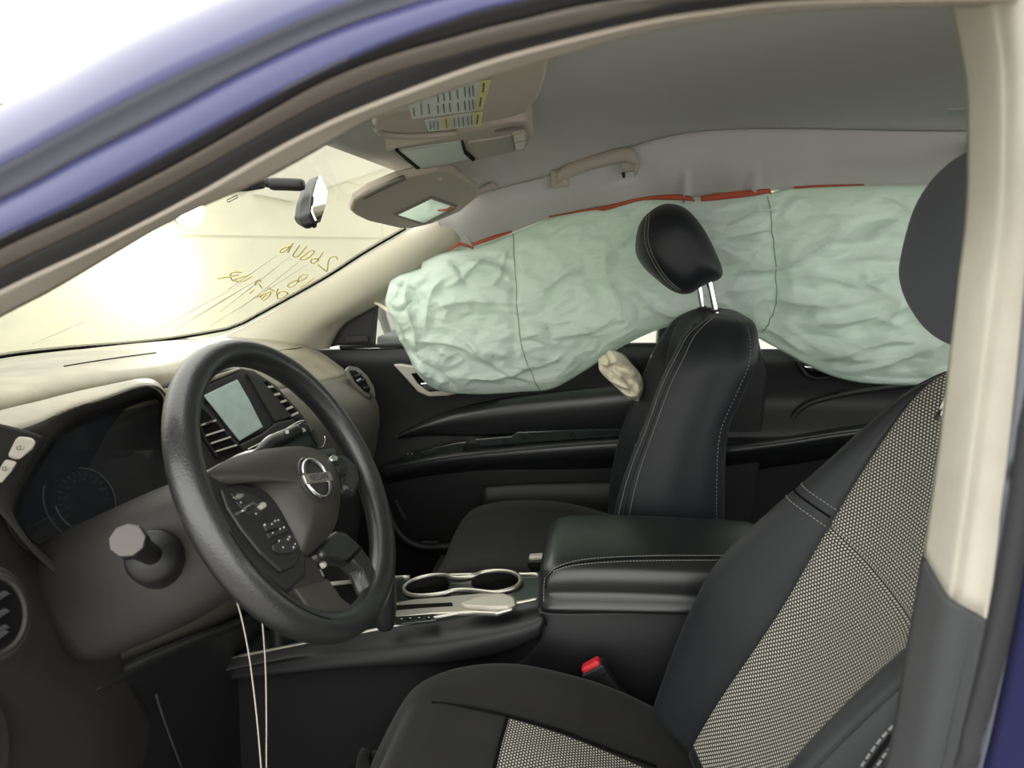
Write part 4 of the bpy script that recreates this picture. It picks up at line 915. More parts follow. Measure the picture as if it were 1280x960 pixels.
for q in (((356, 545), (380, 534), (384, 540), (364, 552)), ((366, 554), (384, 543), (392, 554), (376, 562)), ((388, 538), (393, 536), (401, 553), (397, 556)), ((330, 560), (350, 550), (352, 554), (334, 564))):
    slab('radio_button', [rf(x, y, .003) for x, y in q], rf.dirn * .004, LENS if q[0][0] == 356 else PIANO, ra, bevel=.001)
tube('radio_trim', [rf(x, y, .003) for x, y in ((310, 562), (330, 552), (350, 541), (372, 528), (380, 526))], .0016, SILVER, ra, n=16, seg=6)
tube('radio_trim', [rf(x, y, .004) for x, y in ((366, 550), (382, 540), (386, 541), (396, 559))], .0014, BLACK, ra, n=16, seg=6)
tube('stack_chrome', [W(400, 560, Y=.02), W(404, 557, Y=.02), W(406, 552, Y=.02), W(406, 545, Y=.02)], .0016, CHROME, da, n=12, seg=6)
# lower stack down to the console
surf('lower_stack', [[W(x, y, Y=q) for x, y, q in r] for r in ([(330, 575, -.10), (380, 565, .02), (420, 560, .14)], [(340, 650, -.12), (400, 640, .0), (450, 630, .14)], [(345, 740, -.12), (400, 730, 0), (440, 720, .14)], [(350, 830, -.12), (400, 800, 0), (450, 760, .14)])], DARKP, da, 20, 20, .02, (-1, 0, 0))

# ================================================================ steering column and wheel
wc = W(371, 604, Y=-.44); _t = math.radians(25)
wn = V3(math.cos(_t), 0, math.sin(_t)); wa = V3(0, 1, 0); wb = np.cross(wn, wa)
def wl(a, b, h): return wc + wa * a + wb * b + wn * h
def wp(x, y, h=0): return WN(x, y, wc + wn * h, wn)
co = thing('steering_column', 'black steering column shroud behind the wheel with stalks', 'steering column', wl(0, 0, -.2))
def csec(h, hw, hu, hd, e=.45, ca=0.):
    out = []
    for t in np.linspace(0, 2 * math.pi, 40, endpoint=False):
        c, s = math.cos(t), math.sin(t); c = math.copysign(abs(c) ** e, c); s = math.copysign(abs(s) ** e, s)
        out.append(wl(ca + hw * c, (hu if s > 0 else hd) * s, h))
    return out
loft('shroud', [csec(-.045, .055, .055, .065, .6), csec(-.05, .062, .060, .072, .6), csec(-.11, .066, .066, .085, .6), csec(-.16, .072, .072, .092, .6), csec(-.22, .08, .078, .095, .6, .0), csec(-.34, .085, .085, .09, .6, .0)], PLAST, co, nu=30, nv=60)
loft('wheel_boss', [csec(-.025, .06, .06, .065, 1), csec(-.055, .066, .066, .072, 1), csec(-.075, .06, .06, .066, 1)], DARKP, co, nu=12, nv=40)
# turn stalk: collar, lever, faceted end
k0 = W(160, 676, Y=-.62); k1 = W(200, 700, Y=-.50)
kd = k0 - k1; kd /= np.linalg.norm(kd)
tube('stalk_collar', [k1 - kd * .02, k1, k1 + kd * .035, k1 + kd * .05], [.034, .034, .032, .026], DARKP, co, seg=24)
stk = tube('turn_stalk', [k1, k1 + kd * .06, k0 - kd * .03, k0 - kd * .012], [.011, .012, .0135, .015], DARKP, co, seg=16)
tube('stalk_knob', [k0 - kd * .02, k0 - kd * .016, k0, k0 + kd * .002], [.014, .0175, .0175, .016], DARKP, co, seg=9, smooth=False)
kv = -ray(160, 676); kv /= np.linalg.norm(kv); kf = kd * .4 + kv * .6; kf /= np.linalg.norm(kf)
disc('stalk_face', k0 + kd * .002, kf, .0165, .003, mat('worn knob face', (74, 70, 66), .5), co, seg=9, bevel=.001)
tube('wiper_stalk', [wl(.05, .03, -.10), wl(.12, .055, -.085), W(352, 548, Y=-.26), W(372, 538, Y=-.22)], [.010, .010, .012, .010], DARKP, co, n=16, seg=12)
for k in range(3): box('stalk_mark', W(343 + 8 * k, 548 - 4 * k, Y=-.272), (.005, .001, .005), PRINT, co, 0)

sw_ = thing('steering_wheel', 'black grained steering wheel with round chrome emblem and left switches', 'steering wheel', wc)
R = .180; rr = .0178
ang = np.linspace(0, 2 * math.pi, 96, endpoint=False)
RIMM = mat('grained wheel rim', (29, 30, 31), .34, bump=.3, bscale=420, spec=.7, coat=.2)
V = []
for a in ang:
    for p in np.linspace(0, 2 * math.pi, 20, endpoint=False):
        V.append(wl((R + rr * math.cos(p)) * math.cos(a), (R + rr * math.cos(p)) * math.sin(a), rr * 1.05 * math.sin(p)))
mesh('rim', V, gridfaces(96, 20, True, True), RIMM, sw_)
tube('rim_seam', [wl((R + rr * math.cos(p)) * math.cos(a), (R + rr * math.cos(p)) * math.sin(a), rr * 1.05 * math.sin(p)) for a in np.radians(np.linspace(178, 232, 40)) for p in (1.7,)], .0007, BLACK, sw_, seg=5)
# airbag cover: domed from outline
def dome(name, outline, h0, h1, m, parent, rings=8, base=-.02, pw=2.2, bulge=None):
    o = crom(outline, 64, True); c = o.mean(0); L = []
    L.append([wl(p[0], p[1], base) for p in o])
    for k in range(rings):
        t = k / (rings - 1); f = math.cos(t * math.pi / 2 * .985); hh = h0 + (h1 - h0) * (1 - (1 - math.sin(t * math.pi / 2)) ** 1.3)
        f = 1 - (t ** pw)
        f = max(f, .02)
        L.append([wl(c[0] + (p[0] - c[0]) * f, c[1] + (p[1] - c[1]) * f, h0 + (h1 - h0) * (1 - f ** 2.6)) for p in o])
    return loft(name, L, m, parent)
def loc(x, y, h):
    p = wp(x, y, h) - wc; return (np.dot(p, wa), np.dot(p, wb))
HUBM = mat('dusty wheel cover', (52, 50, 45), .44, bump=.12, bscale=600, spec=.45, var=.2, vscale=14)
hubo = [loc(x, y, .012) for x, y in ((266, 588), (296, 569), (330, 560), (362, 556), (388, 556), (408, 563), (420, 574), (428, 592), (430, 612), (428, 640), (420, 662), (406, 678), (392, 690), (381, 690), (370, 668), (352, 634), (334, 612), (312, 602), (285, 603))]
hub = dome('airbag_cover', hubo, .006, .030, HUBM, sw_, 12)
# spokes
def spoke(name, px_, h, th, m, bev=.006, **k): return slab(name, [wp(x, y, h) for x, y in px_], -wn * th, m, sw_, bevel=bev, seg=3, **k)
spoke('near_spoke', ((232, 600), (262, 590), (285, 603), (312, 602), (336, 612), (354, 634), (372, 668), (384, 692), (385, 722), (362, 740), (330, 718), (296, 684), (258, 640)), .008, .02, DARKP)
spoke('lower_spoke', ((352, 708), (384, 690), (396, 700), (408, 722), (428, 748), (446, 760), (420, 776), (392, 770), (372, 745)), .006, .022, PLAST)
spoke('spoke_tip', ((368, 734), (411, 722), (428, 746), (446, 760), (420, 778), (392, 770)), .0085, .012, HUBM, .004)
spoke('far_lower_spoke', ((400, 682), (424, 662), (434, 664), (452, 680), (466, 700), (478, 730), (462, 742), (452, 716), (440, 704), (418, 698), (404, 698)), .004, .022, RIMM, .008)
spoke('spoke_gap', ((434, 700), (452, 682), (454, 684), (438, 703)), .0055, .004, BLACK, .0005)
spoke('far_upper_spoke', ((416, 568), (432, 566), (448, 582), (452, 602), (446, 620), (432, 612), (426, 590)), .006, .02, RIMM, .008)
# switches on the near spoke
pn_ = spoke('switch_panel', ((276, 610), (300, 604), (322, 608), (340, 622), (354, 642), (368, 668), (378, 690), (370, 708), (352, 716), (326, 692), (302, 662), (284, 634)), .0115, .008, mat('switch panel black', (24, 24, 25), .4), .003)
def wbtn(name, pts, h, m, bev=.0012, **k): return slab(name, [wp(x, y, h) for x, y in pts], -wn * .006, m, pn_, bevel=bev, **k)
SWB = mat('switch black', (36, 36, 37), .35)
wbtn('rocker_base', ((289, 616), (300, 611), (314, 616), (330, 628), (334, 636), (322, 646), (310, 642), (298, 630)), .0128, SWB)
wbtn('switch_button', ((292, 622), (296, 617), (304, 616), (307, 620), (300, 625)), .017, CHROME, label='chrome rocker')
wbtn('switch_button', ((303, 637), (306, 632), (317, 626), (321, 628), (322, 633), (312, 638), (305, 640)), .017, CHROME, label='chrome framed button')
wbtn('button_cap', ((308, 635), (318, 629), (320, 632), (310, 637)), .0185, SWB)
wbtn('switch_button', ((324, 632), (328, 627), (333, 628), (334, 633), (329, 636)), .0165, SILVERP, label='small return button')
wbtn('switch_button', ((329, 655), (346, 646), (351, 648), (356, 655), (350, 660), (334, 664)), .0145, SWB)
wbtn('switch_button', ((334, 666), (350, 661), (358, 657), (361, 663), (350, 669), (338, 673)), .0145, SWB)
wbtn('switch_button', ((341, 680), (352, 672), (364, 666), (372, 676), (376, 684), (366, 691), (350, 692), (343, 688)), .0145, SWB)
marks = [((301, 628), 1.2), ((320, 642), 1.4), ((331, 656), 1.8), ((340, 655), 1.2), ((344, 651), 1.6), ((348, 650), 1.4), ((341, 666), 1.2), ((350, 661), 1.6), ((355, 659), 1.6), ((349, 676), 1.6), ((362, 671), 1.6), ((360, 674), 1.6), ((367, 684), 1.7), ((369, 680), 1.4), ((354, 684), 1.2)]
boxes('switch_marks', [(wp(x, y, .0155), (.0012 * s, .0012 * s, .0008), (wa, wb, wn)) for (x, y), s in marks], PRINT, pn_)['kind'] = 'stuff'
# far side switch
fs = spoke('far_switch', ((413, 572), (420, 567), (430, 572), (436, 584), (434, 594), (424, 592), (416, 582)), .013, .008, DARKP, .002)
slab('switch_button', [wp(x, y, .018) for x, y in ((413, 573), (418, 568), (424, 571), (422, 577), (416, 577))], -wn * .005, CHROME, fs, bevel=.0015, label='chrome cruise button')
slab('switch_button', [wp(x, y, .017) for x, y in ((420, 582), (430, 577), (433, 586), (424, 590))], -wn * .005, PLAST, fs, bevel=.0015)
# emblem: ring, bar and lettering, turned with the wheel
he = .033; ec = wp(396, 598, he)
la = math.radians(-16); e1 = wa * math.cos(la) + wb * math.sin(la); e2 = -wa * math.sin(la) + wb * math.cos(la)
disc('emblem_plate', ec - wn * .006, wn, .030, .004, mat('dark emblem plate', (40, 40, 40), .4), sw_, seg=40, bevel=.001)
ring = [ec + .0245 * (math.cos(t) * e1 + math.sin(t) * e2) for t in np.linspace(0, 2 * math.pi, 48, endpoint=False)]
em = tube('emblem_ring', ring, .0026, CHROME, sw_, closed=True, seg=10)
box('emblem_bar', ec + wn * .001, (.060, .0125, .005), SILVER, sw_, .0015, ax=(e1, e2, wn))
text('emblem_lettering', 'NISSAN', .0118, DARKINK, sw_, ec + wn * .0038, e1, e2, .0004)
# gap details below hub
box('wheel_bolt', wp(404, 706, -.01), (.007, .008, .007), SILVERP, sw_, .002, ax=(wa, wb, wn))
tube('wheel_wire', [wp(400, 712, -.012), wp(404, 720, -.012), wp(402, 726, -.012)], .001, WIRE, sw_, n=8, seg=5)
tube('wheel_bracket', [wp(412, 730, -.03), wp(430, 728, -.03), wp(452, 726, -.03)], .0026, SILVERP, sw_, n=8, seg=6)
# white cords
for P, lab in ((((290, 738), (300, 765), (310, 812), (318, 870), (324, 930), (329, 1000), (331, 1060)), 'thin white cord hanging below the column, nearer the dash'), (((325, 752), (329, 790), (332, 840), (333, 900), (333, 960), (334, 1060)), 'thin white cord hanging below the wheel rim, nearer the seat')):
    cdm = tube('hanging_cord', [W(x, y, Y=-.46 if 'dash' in lab else -.44) for x, y in P], .001, WHITEC, None, n=40, seg=6); tag(cdm, lab, 'cord', 'white cords hanging under the wheel')

# ================================================================ centre console
cn = thing('center_console', 'black center console with cup holders and padded leather armrest', 'console', (-.1, 0, .42))
T0, T1 = W(450, 790, Y=-.10), W(672, 748, Y=-.065)
tn = np.cross(T1 - T0, V3(0, 1, 0)); tn /= np.linalg.norm(tn); tn = tn * np.sign(tn[2])
tp = lambda x, y, o=0: WN(x, y, T0 + tn * o, tn)
slab('top_plate', [tp(x, y) for x, y in ((300, 820), (455, 789), (560, 770), (674, 748), (690, 730), (684, 718), (560, 720), (400, 727), (330, 732))], -tn * .02, PIANO, cn, bevel=.002)
tube('chrome_strip', [tp(x, y, .001) for x, y in ((290, 822), (400, 800), (455, 790), (560, 769), (640, 755), (674, 748))], .0032, SILVER, cn, n=30, seg=8)
tube('chrome_strip', [tp(x, y, .001) for x, y in ((330, 732), (400, 728), (460, 724), (512, 721))], .0042, SILVER, cn, n=20, seg=8)
tube('chrome_strip', [tp(x, y, .001) for x, y in ((648, 718.3), (660, 718), (674, 717.8))], .0042, SILVER, cn, n=8, seg=8)
tube('chrome_strip', [tp(x, y, .004) for x, y in ((556, 719.5), (574, 719), (594, 718.5))], .0042, SILVER, cn, n=8, seg=8)
# cup holder: raised metal rim round two flat discs, the wells' shade painted black
rimp = [(505, 738), (508, 731), (520, 724), (538, 719.5), (556, 719), (566, 722), (580, 722), (592, 720), (604, 715.5), (622, 713.5), (640, 715.5), (650, 722), (649, 730), (640, 736), (620, 740.5), (600, 739), (585, 737.5), (568, 738), (553, 742), (530, 744.5), (513, 743.5)]
rp = crom([tp(x, y, .004) for x, y in rimp], 120, True)
ch = tube('cup_holder_rim', rp, .0045, SILVER, cn, closed=True, seg=10)
for w_ in (rimp[:5] + [(562, 730)] + rimp[-3:], [(588, 730)] + rimp[8:15]):
    o = crom([tp(x, y, .001) for x, y in w_], 40, True); c = o.mean(0); o = c + (o - c) * .97
    loft('cup_well_shade', [[p + tn * .0015 for p in o], [c + (p - c) * .9 + tn * .0012 for p in o], [c + (p - c) * .3 + tn * .0011 for p in o]], BLACK, cn)
# gear plate, slot and lever
slab('gear_plate', [tp(x, y, .004) for x, y in ((455, 772), (470, 757), (520, 748), (560, 745), (600, 741), (630, 741), (643, 745), (647, 752), (640, 760), (620, 766), (590, 765), (540, 767), (490, 772))], -tn * .008, SILVER, cn, bevel=.003)
slab('gear_pad', [tp(x, y, .010) for x, y in ((588, 748), (610, 742), (632, 742), (643, 746), (644, 753), (634, 758), (610, 759), (580, 757), (574, 754))], -tn * .008, SILVERP, cn, bevel=.004, seg=3)
slab('gear_slot', [tp(x, y, .0048) for x, y in ((470, 758), (520, 755), (565, 753), (566, 757), (520, 760), (480, 764), (466, 765))], -tn * .002, BLACK, cn)
slab('gear_scale', [tp(x, y, .0045) for x, y in ((474, 772), (540, 767), (545, 775), (480, 782))], -tn * .003, PIANO, cn, bevel=.001)
for x, y in ((502, 774), (513, 773), (524, 772.5), (536, 772)):
    ind = disc('gear_indicator', tp(x, y, .0042), tn, .0062, .0012, BLACK, cn, seg=16)
    box('indicator_mark', tp(x, y - .5, .0058), (.004, .0022, .0004), PRINT, ind, 0)
slab('scale_chrome', [tp(x, y, .006) for x, y in ((482, 770), (488, 769), (494, 779), (487, 781))], -tn * .003, CHROME, cn, bevel=.001)
lv = tube('gear_lever', [tp(486, 764, .0), tp(486, 764, .03) , tp(484, 764, .07)], [.012, .009, .009], CHROME, cn, seg=12, label='chrome gear lever')
lk = tp(480, 764, .09)
loft('gear_knob', [[lk + V3(.022 * r_ * math.cos(a) + .010 * (h_ - .03), .020 * r_ * math.sin(a), h_ - .03) for a in np.linspace(0, 2 * math.pi, 20, endpoint=False)] for h_, r_ in ((0, .55), (.01, .75), (.04, .95), (.075, 1.05), (.10, .95), (.112, .55))], LEATHER, cn, nu=20, nv=30)
tube('gear_shroud', [tp(484, 769, .0), tp(486, 766, .02), tp(490, 742, .01), tp(487, 766, .0)], .003, CHROME, cn, n=20, seg=8)
# body sides
bt = [(180, 850), (300, 822), (400, 800), (455, 790), (560, 769), (640, 755), (676, 748)]
CB = [[tp(x, y, -.001) for x, y in bt],
      [tp(x, y, -.001) + V3(0, -.012, -.015) for x, y in bt],
      [W(x, y, Y=-.125) for x, y in ((185, 852), (300, 836), (400, 822), (460, 815), (560, 802), (640, 785), (678, 772))],
      [W(x, y, Y=-.130) for x, y in ((190, 858), (300, 848), (400, 838), (460, 833), (560, 826), (630, 812), (677, 792))],
      [W(x, y, Y=-.105) for x, y in ((195, 875), (300, 862), (400, 850), (460, 844), (560, 838), (615, 830), (675, 806))],
      [W(x, y, Y=-.09) for x, y in ((210, 1000), (300, 990), (400, 980), (460, 960), (560, 930), (620, 900), (675, 880))]]
surf('console_side', CB, DARKP, cn, 50, 50, .02, (0, 1, 0))
cz0 = .79
RBk = [[W(672, 752, Y=-.085), W(676, 764, Y=-.10), W(720, 766, Y=-.10), W(800, 764, Y=-.10), W(890, 764, Y=-.10), W(960, 764, Y=-.10)],
       [W(674, 790, Y=-.095), W(677, 800, Y=-.108), W(720, 810, Y=-.11), W(800, 815, Y=-.11), W(890, 815, Y=-.11), W(960, 815, Y=-.11)],
       [W(640, 825, Y=-.095), W(660, 830, Y=-.105), W(720, 850, Y=-.11), W(800, 870, Y=-.11), W(890, 870, Y=-.11), W(960, 870, Y=-.11)],
       [W(570, 840, Y=-.09), W(600, 860, Y=-.10), W(700, 920, Y=-.105), W(800, 940, Y=-.105), W(890, 950, Y=-.105), W(960, 950, Y=-.105)],
       [W(560, 1000, Y=-.09), W(600, 1010, Y=-.10), W(700, 1040, Y=-.105), W(800, 1060, Y=-.105), W(890, 1070, Y=-.105), W(960, 1070, Y=-.105)]]
surf('armrest_base', RBk, DARKP, cn, 50, 60, .02, (0, 1, 0))
x0, x1 = W(676, 740, Y=-.09)[0], .26
tube('base_lip', [W(680, 761, Y=-.102), W(740, 763, Y=-.106), W(820, 762, Y=-.106), W(900, 761, Y=-.106)], .0035, DARKP, cn, n=30, seg=8)
box('console_front', ((x0 + x1) / 2, .02, .70), (x1 - x0, .22, .18), DARKP, cn, .01)
# armrest lid
zt, zb = .893, .802
def lidsec(x, f, zt_, zb_):
    out = []; y0, y1 = -.105 + (1 - f) * .03, .135 - (1 - f) * .03
    for (yy, z_) in ((y0, zb_), (y0 - .004, (zt_ + zb_) / 2 - .01), (y0 - .002, zt_ - .028), (y0 + .012, zt_ - .010), (y0 + .045, zt_ - .001), ((y0 + y1) / 2, zt_ + .003), (y1 - .045, zt_ - .001), (y1 - .012, zt_ - .010), (y1, zt_ - .03), (y1 + .002, (zt_ + zb_) / 2), (y1, zb_)):
        out.append((x, yy, z_))
    return out
LS = [lidsec(x0 - .006, .2, zt - .05, zb + .012), lidsec(x0 - .001, .55, zt - .024, zb + .003), lidsec(x0 + .010, .85, zt - .010, zb), lidsec(x0 + .035, 1, zt - .001, zb), lidsec(x0 + .12, 1, zt + .001, zb), lidsec(x0 + .22, 1, zt - .002, zb), lidsec(x0 + .30, 1, zt - .006, zb), lidsec(x1 - .03, .95, zt - .012, zb), lidsec(x1 - .008, .7, zt - .022, zb), lidsec(x1, .4, zt - .04, zb + .01)]
lid = loft('armrest_lid', LS, LEATHER, cn, nu=50, nv=80)
def bvh_of(o):
    return BVHTree.FromPolygons([v.co + WPOS[o.name] for v in o.data.vertices], [tuple(p.vertices) for p in o.data.polygons])
_lb = bvh_of(lid)
def on_lid(x, y, off=-.0006):
    d_ = Vector(ray(x, y)).normalized(); h_ = _lb.ray_cast(Vector(CAM), d_)
    return None if h_[0] is None else np.array(h_[0] + d_ * off)
ST1 = [(688, 716), (694, 710), (715, 702), (752, 697), (815, 694.5), (870, 694.3), (925, 694.5)]
ST2 = [(679.5, 750), (680.5, 727), (685, 719), (697, 712), (722, 706), (770, 702), (830, 700.5), (925, 700)]
SM = [(682, 735), (683, 723), (688, 717), (697, 710), (720, 704), (762, 699.5), (820, 697.5), (925, 697)]
for L_ in (ST1, ST2):
    P = [on_lid(*q) for q in crom(L_, 120)]; P = [p for p in P if p is not None]
    if len(P) > 5: stitches('stitching', crom(P, 300), lid)
P = [on_lid(x, y, -.0002) for x, y in crom(SM, 80)]; P = [p for p in P if p is not None]
if len(P) > 5: tube('lid_seam', P, .0013, BLACK, lid, seg=6)

# seat belt buckles
def buckle(lab, p0, p1, wv, red):
    b = thing('seat_belt_buckle', lab, 'buckle', p0, 'seat belt buckles')
    d_ = p1 - p0; L = np.linalg.norm(d_); d_ /= L; w_ = np.array(wv, float); w_ -= d_ * np.dot(w_, d_); w_ /= np.linalg.norm(w_); n_ = np.cross(d_, w_)
    box('buckle_body', p0 + d_ * L * .5, (L, .036, .022), DARKP, b, .006, ax=(d_, w_, n_), seg=3)
    box('buckle_head', p0 + d_ * .006, (.018, .042, .028), DARKP, b, .004, ax=(d_, w_, n_), seg=3)
    box('release_button', p0 - d_ * .002, (.016, .034, .020), RED if red else SILVERP, b, .004, ax=(d_, w_, n_), seg=3, label='red release button' if red else 'pale release button')
    tube('buckle_stalk', [p1 - d_ * .01, p1 + d_ * .05, p1 + d_ * .09 + V3(.01, 0, -.02)], .011, DARKP, b, n=10, seg=8)
buckle('red button belt buckle between the driver seat and the console', W(741, 834, Y=-.165), W(775, 880, Y=-.165), W(755, 820, Y=-.165) - W(728, 845, Y=-.165), True)
buckle('passenger belt buckle half hidden behind the armrest front', W(672, 699, Y=.145), W(676, 732, Y=.145), (1, 0, 0), False)

# ================================================================ seats
def seat_back(root, B, tilt, prof, cloth, ins_v, yawtop=0., flip=1):
    """prof rows: v, ui (insert half width), ub (bolster crest), us (half width), wi (insert depth), wb (bolster crest), wk (back)"""
    up = V3(math.sin(tilt), 0, math.cos(tilt)); fn = V3(-math.cos(tilt), 0, math.sin(tilt)); ya = V3(0, 1, 0)
    at = lambda u, v, w: np.array(B) + ya * u + up * v + fn * w
    rows = []
    for v, ui, ub, us, wi, wb_, wk in prof:
        half = [(0, wi - .020), (ui * .5, wi - .015), (ui * .93, wi + .004), (ui * 1.04, wi + .006), (ui * .5 + ub * .5, wi * .45 + wb_ * .55), (ub, wb_), (us * .4 + ub * .6 + .006, wb_ - .004), (us, wb_ * .55 + wk * .45 + .02), (us, wk * .6 + wb_ * .4), (us - .004, wk + .03), (us - .03, wk + .004), (us * .5, wk)]
        loop = [(u, w) for u, w in half] + [(-u, w) for u, w in reversed(half[1:-1])] if False else [(u, w) for u, w in half] + [(0, wk)] + [(-u, w) for u, w in reversed(half[1:])]
        rows.append([at(u, v, w) for u, w in loop])
    nv = 24 * 6; NR = 180; S = interp_grid(np.array(rows), NR, nv, False, True)
    body = mesh('backrest', S.reshape(-1, 3), gridfaces(NR, nv, False, True) + [tuple(range(nv)), tuple(NR * nv - 1 - j for j in range(nv))], LEATHER2, root)
    vs = np.linspace(0, len(prof) - 1, NR); vv = np.interp(vs, range(len(prof)), [p[0] for p in prof])
    # fabric insert sits 2.5 mm proud of the cover
    k_ = 3 * 6 - 3
    J = list(range(-k_, k_ + 1)); I = [i for i in range(NR) if ins_v[0] <= vv[i] <= ins_v[1]]
    P = S[np.ix_(I, [j % nv for j in J])]
    du = np.gradient(P, axis=0); dw = np.gradient(P, axis=1); N = np.cross(du, dw); N /= np.linalg.norm(N, axis=2, keepdims=True)
    N *= np.sign((N * fn).sum()); ramp = np.minimum(1, np.minimum(np.arange(len(J)), np.arange(len(J))[::-1]) / 2)[None, :, None]
    groove = np.array([1 - 1.1 * math.exp(-((vv[i] - ins_v[2]) / .0035) ** 2) for i in I])[:, None, None]
    Q = P + N * .004 * ramp * groove
    uv = [((p - np.array(B)) @ ya, sum(0 for _ in ()) + (p - np.array(B)) @ up) for p in Q.reshape(-1, 3)]
    mesh('seat_insert', Q.reshape(-1, 3), gridfaces(len(I), len(J)), cloth, body, uvs=uv, label='grey dotted woven insert' if cloth is WEAVE else None)
    return body, S, vv, nv, at

def headrest(root, cen, tilt, side, width, m, posts=True):
    """side: closed outline (x,z) about the centre; swept across the width with rounded ends"""
    side = np.array(crom(side, 40, True)); L = []
    for k in range(15):
        y = -math.cos(math.pi * k / 14); e = (1 - abs(y) ** 3.2) ** (1 / 2.4) if abs(y) < 1 else .0
        e = max(e, .05)
        L.append([(cen[0] + p[0] * (.25 + .75 * e) * math.cos(tilt) + p[1] * (.25 + .75 * e) * math.sin(tilt), cen[1] + y * width / 2, cen[2] - p[0] * (.25 + .75 * e) * math.sin(tilt) + p[1] * (.25 + .75 * e) * math.cos(tilt)) for p in side])
    return loft('headrest', L, m, root, nu=50, nv=60)

# driver seat
ds = thing('driver_seat', 'driver seat, reclined, grey dotted fabric insert between black bolsters', 'seat', (.0, -.42, .40), 'front seats')
DP = [(-.14, .15, .20, .245, -.01, .05, -.12), (-.04, .145, .205, .25, 0, .07, -.12), (.06, .14, .205, .25, .004, .086, -.12), (.14, .14, .205, .25, .006, .088, -.11), (.24, .145, .195, .245, .012, .07, -.10), (.32, .158, .190, .24, .012, .050, -.09), (.40, .165, .188, .225, .012, .034, -.085), (.47, .165, .18, .205, .010, .020, -.08), (.52, .15, .16, .18, .0, .0, -.075), (.545, .12, .13, .15, -.022, -.024, -.07), (.553, .08, .09, .11, -.042, -.044, -.06)]
db, DS_, dvv, dnv, dat = seat_back(ds, (.15, -.42, .784), math.radians(31), DP, WEAVE, (-.12, .535, .268))
def normals(S):
    du = np.roll(S, -1, 1) - np.roll(S, 1, 1); dv = np.gradient(S, axis=0); N = np.cross(du, dv); N /= np.linalg.norm(N, axis=2, keepdims=True) + 1e-9
    return N * np.sign((N * (S - S.mean(1, keepdims=True))).sum(2).mean())
def kline(S, nv, k, i0, i1, off=.0012):
    """stitch line along the loft at profile position k (6 samples per control point); i0, i1 out of 70"""
    n = len(S); a_, b_ = int(i0 / 70 * n), int(i1 / 70 * n)
    return (S + normals(S) * off)[a_:b_, int(k) % nv]
for sgn in (1, -1):
    tube('bolster_piping', kline(DS_, dnv, sgn * 6 * 6, 4, 62), .0012, LEATHER2, db, seg=5)
stitches('stitching', crom(kline(DS_, dnv, 37, 30, 60, .0016), 400), db)
# seam across the bolsters at the shoulder
ii = int(np.argmin(abs(dvv - .275)))
for d0 in (-2, 4):
    stitches('stitching', crom((DS_ + normals(DS_) * .0012)[ii + d0, 19:44], 200), db)
tube('bolster_seam', [DS_[ii + 1, j] for j in range(19, 44)], .0018, BLACK, db, seg=6)
# double seam on the outboard bolster
oc_ = [(1155, 868), (1130, 893), (1100, 925), (1074, 962), (1050, 1000)]
from mathutils.bvhtree import BVHTree as _B
_sb = _B.FromPolygons([Vector(v) for v in DS_.reshape(-1, 3)], gridfaces(len(DS_), dnv, False, True))
def on_back(x, y, off=-.001):
    d_ = Vector(ray(x, y)).normalized(); h = _sb.ray_cast(Vector(CAM), d_)
    return None if h[0] is None else np.array(h[0] + d_ * off)
for dx in (0, 14):
    P = [on_back(x + dx, y + dx * .55) for x, y in oc_]; P = [p for p in P if p is not None]
    if len(P) > 2: stitches('stitching', crom(P, 300), db, .008, .0055, .0013)
P = [on_back(x + 7, y + 4, -.0004) for x, y in oc_]; P = [p for p in P if p is not None]
if len(P) > 2: tube('bolster_seam', P, .002, BLACK, db, n=30, seg=6)
hside = [(-.062, -.02), (-.058, .05), (-.035, .095), (0, .108), (.03, .098), (.058, .05), (.075, -.03), (.078, -.07), (.065, -.088), (.02, -.104), (-.01, -.105), (-.035, -.085), (-.055, -.055)]
headrest(ds, W(1225, 312, Y=-.42) + V3(.02, 0, .0), math.radians(10), np.array(hside) * 1.02, .29, HRCLOTH)
hp = W(1225, 312, Y=-.42)
for s in (-.07, .07):
    tube('headrest_post', [hp + V3(.03, s, -.08), hp + V3(.02, s, -.14), hp + V3(.0, s, -.20)], .006, CHROME, ds, n=8, seg=10)
# cushion
crest = [(462, 960), (500, 884), (530, 851), (580, 834), (640, 831), (700, 842), (760, 860), (820, 888), (870, 925)]
cin = [(468, 990), (505, 897), (540, 880), (585, 884), (640, 895), (700, 913), (760, 936), (820, 962), (880, 990)]
yc = [-.20] * 9; 
C1 = [W(x, y, Y=-.215) for x, y in crest]; C2 = [W(x, y, Y=-.29) for x, y in cin]
CG = []
for k, (a_, b_) in enumerate(zip(C1, C2)):
    out = a_ + V3(0, .022, -.03); low = a_ + V3(.0, .015, -.14)
    zc_ = b_[2] + .003; x_ = b_[0]
    row = [low, out, a_, a_ * .55 + b_ * .45 + V3(0, 0, .006), b_, V3(x_, -.36, zc_), V3(x_, -.42, zc_), V3(x_, -.48, zc_), V3(x_, -.55, b_[2]), V3(a_[0], -.585, a_[2] - .01), V3(a_[0], -.625, a_[2]), V3(a_[0], -.648, a_[2] - .03), V3(a_[0], -.64, a_[2] - .14)]
    CG.append(row)
f0 = [p + V3(-.012, 0, -.05) for p in CG[0]]; f1 = [V3(p[0] + .0, p[1], .58) for p in CG[0]]
for r_ in (f0, f1): r_[0][2] = min(r_[0][2], .60)
CS = interp_grid(np.array([f1, f0] + CG), 70, 90)
cu_ = sheet('cushion', CS, CLOTH, ds, .02, (0, 0, -1))
_cb = _B.FromPolygons([Vector(v) for v in CS.reshape(-1, 3)], gridfaces(70, 90))
def on_cush(x, y, off=-.0015):
    d_ = Vector(ray(x, y)).normalized(); h = _cb.ray_cast(Vector(CAM), d_)
    return None if h[0] is None else np.array(h[0] + d_ * off)
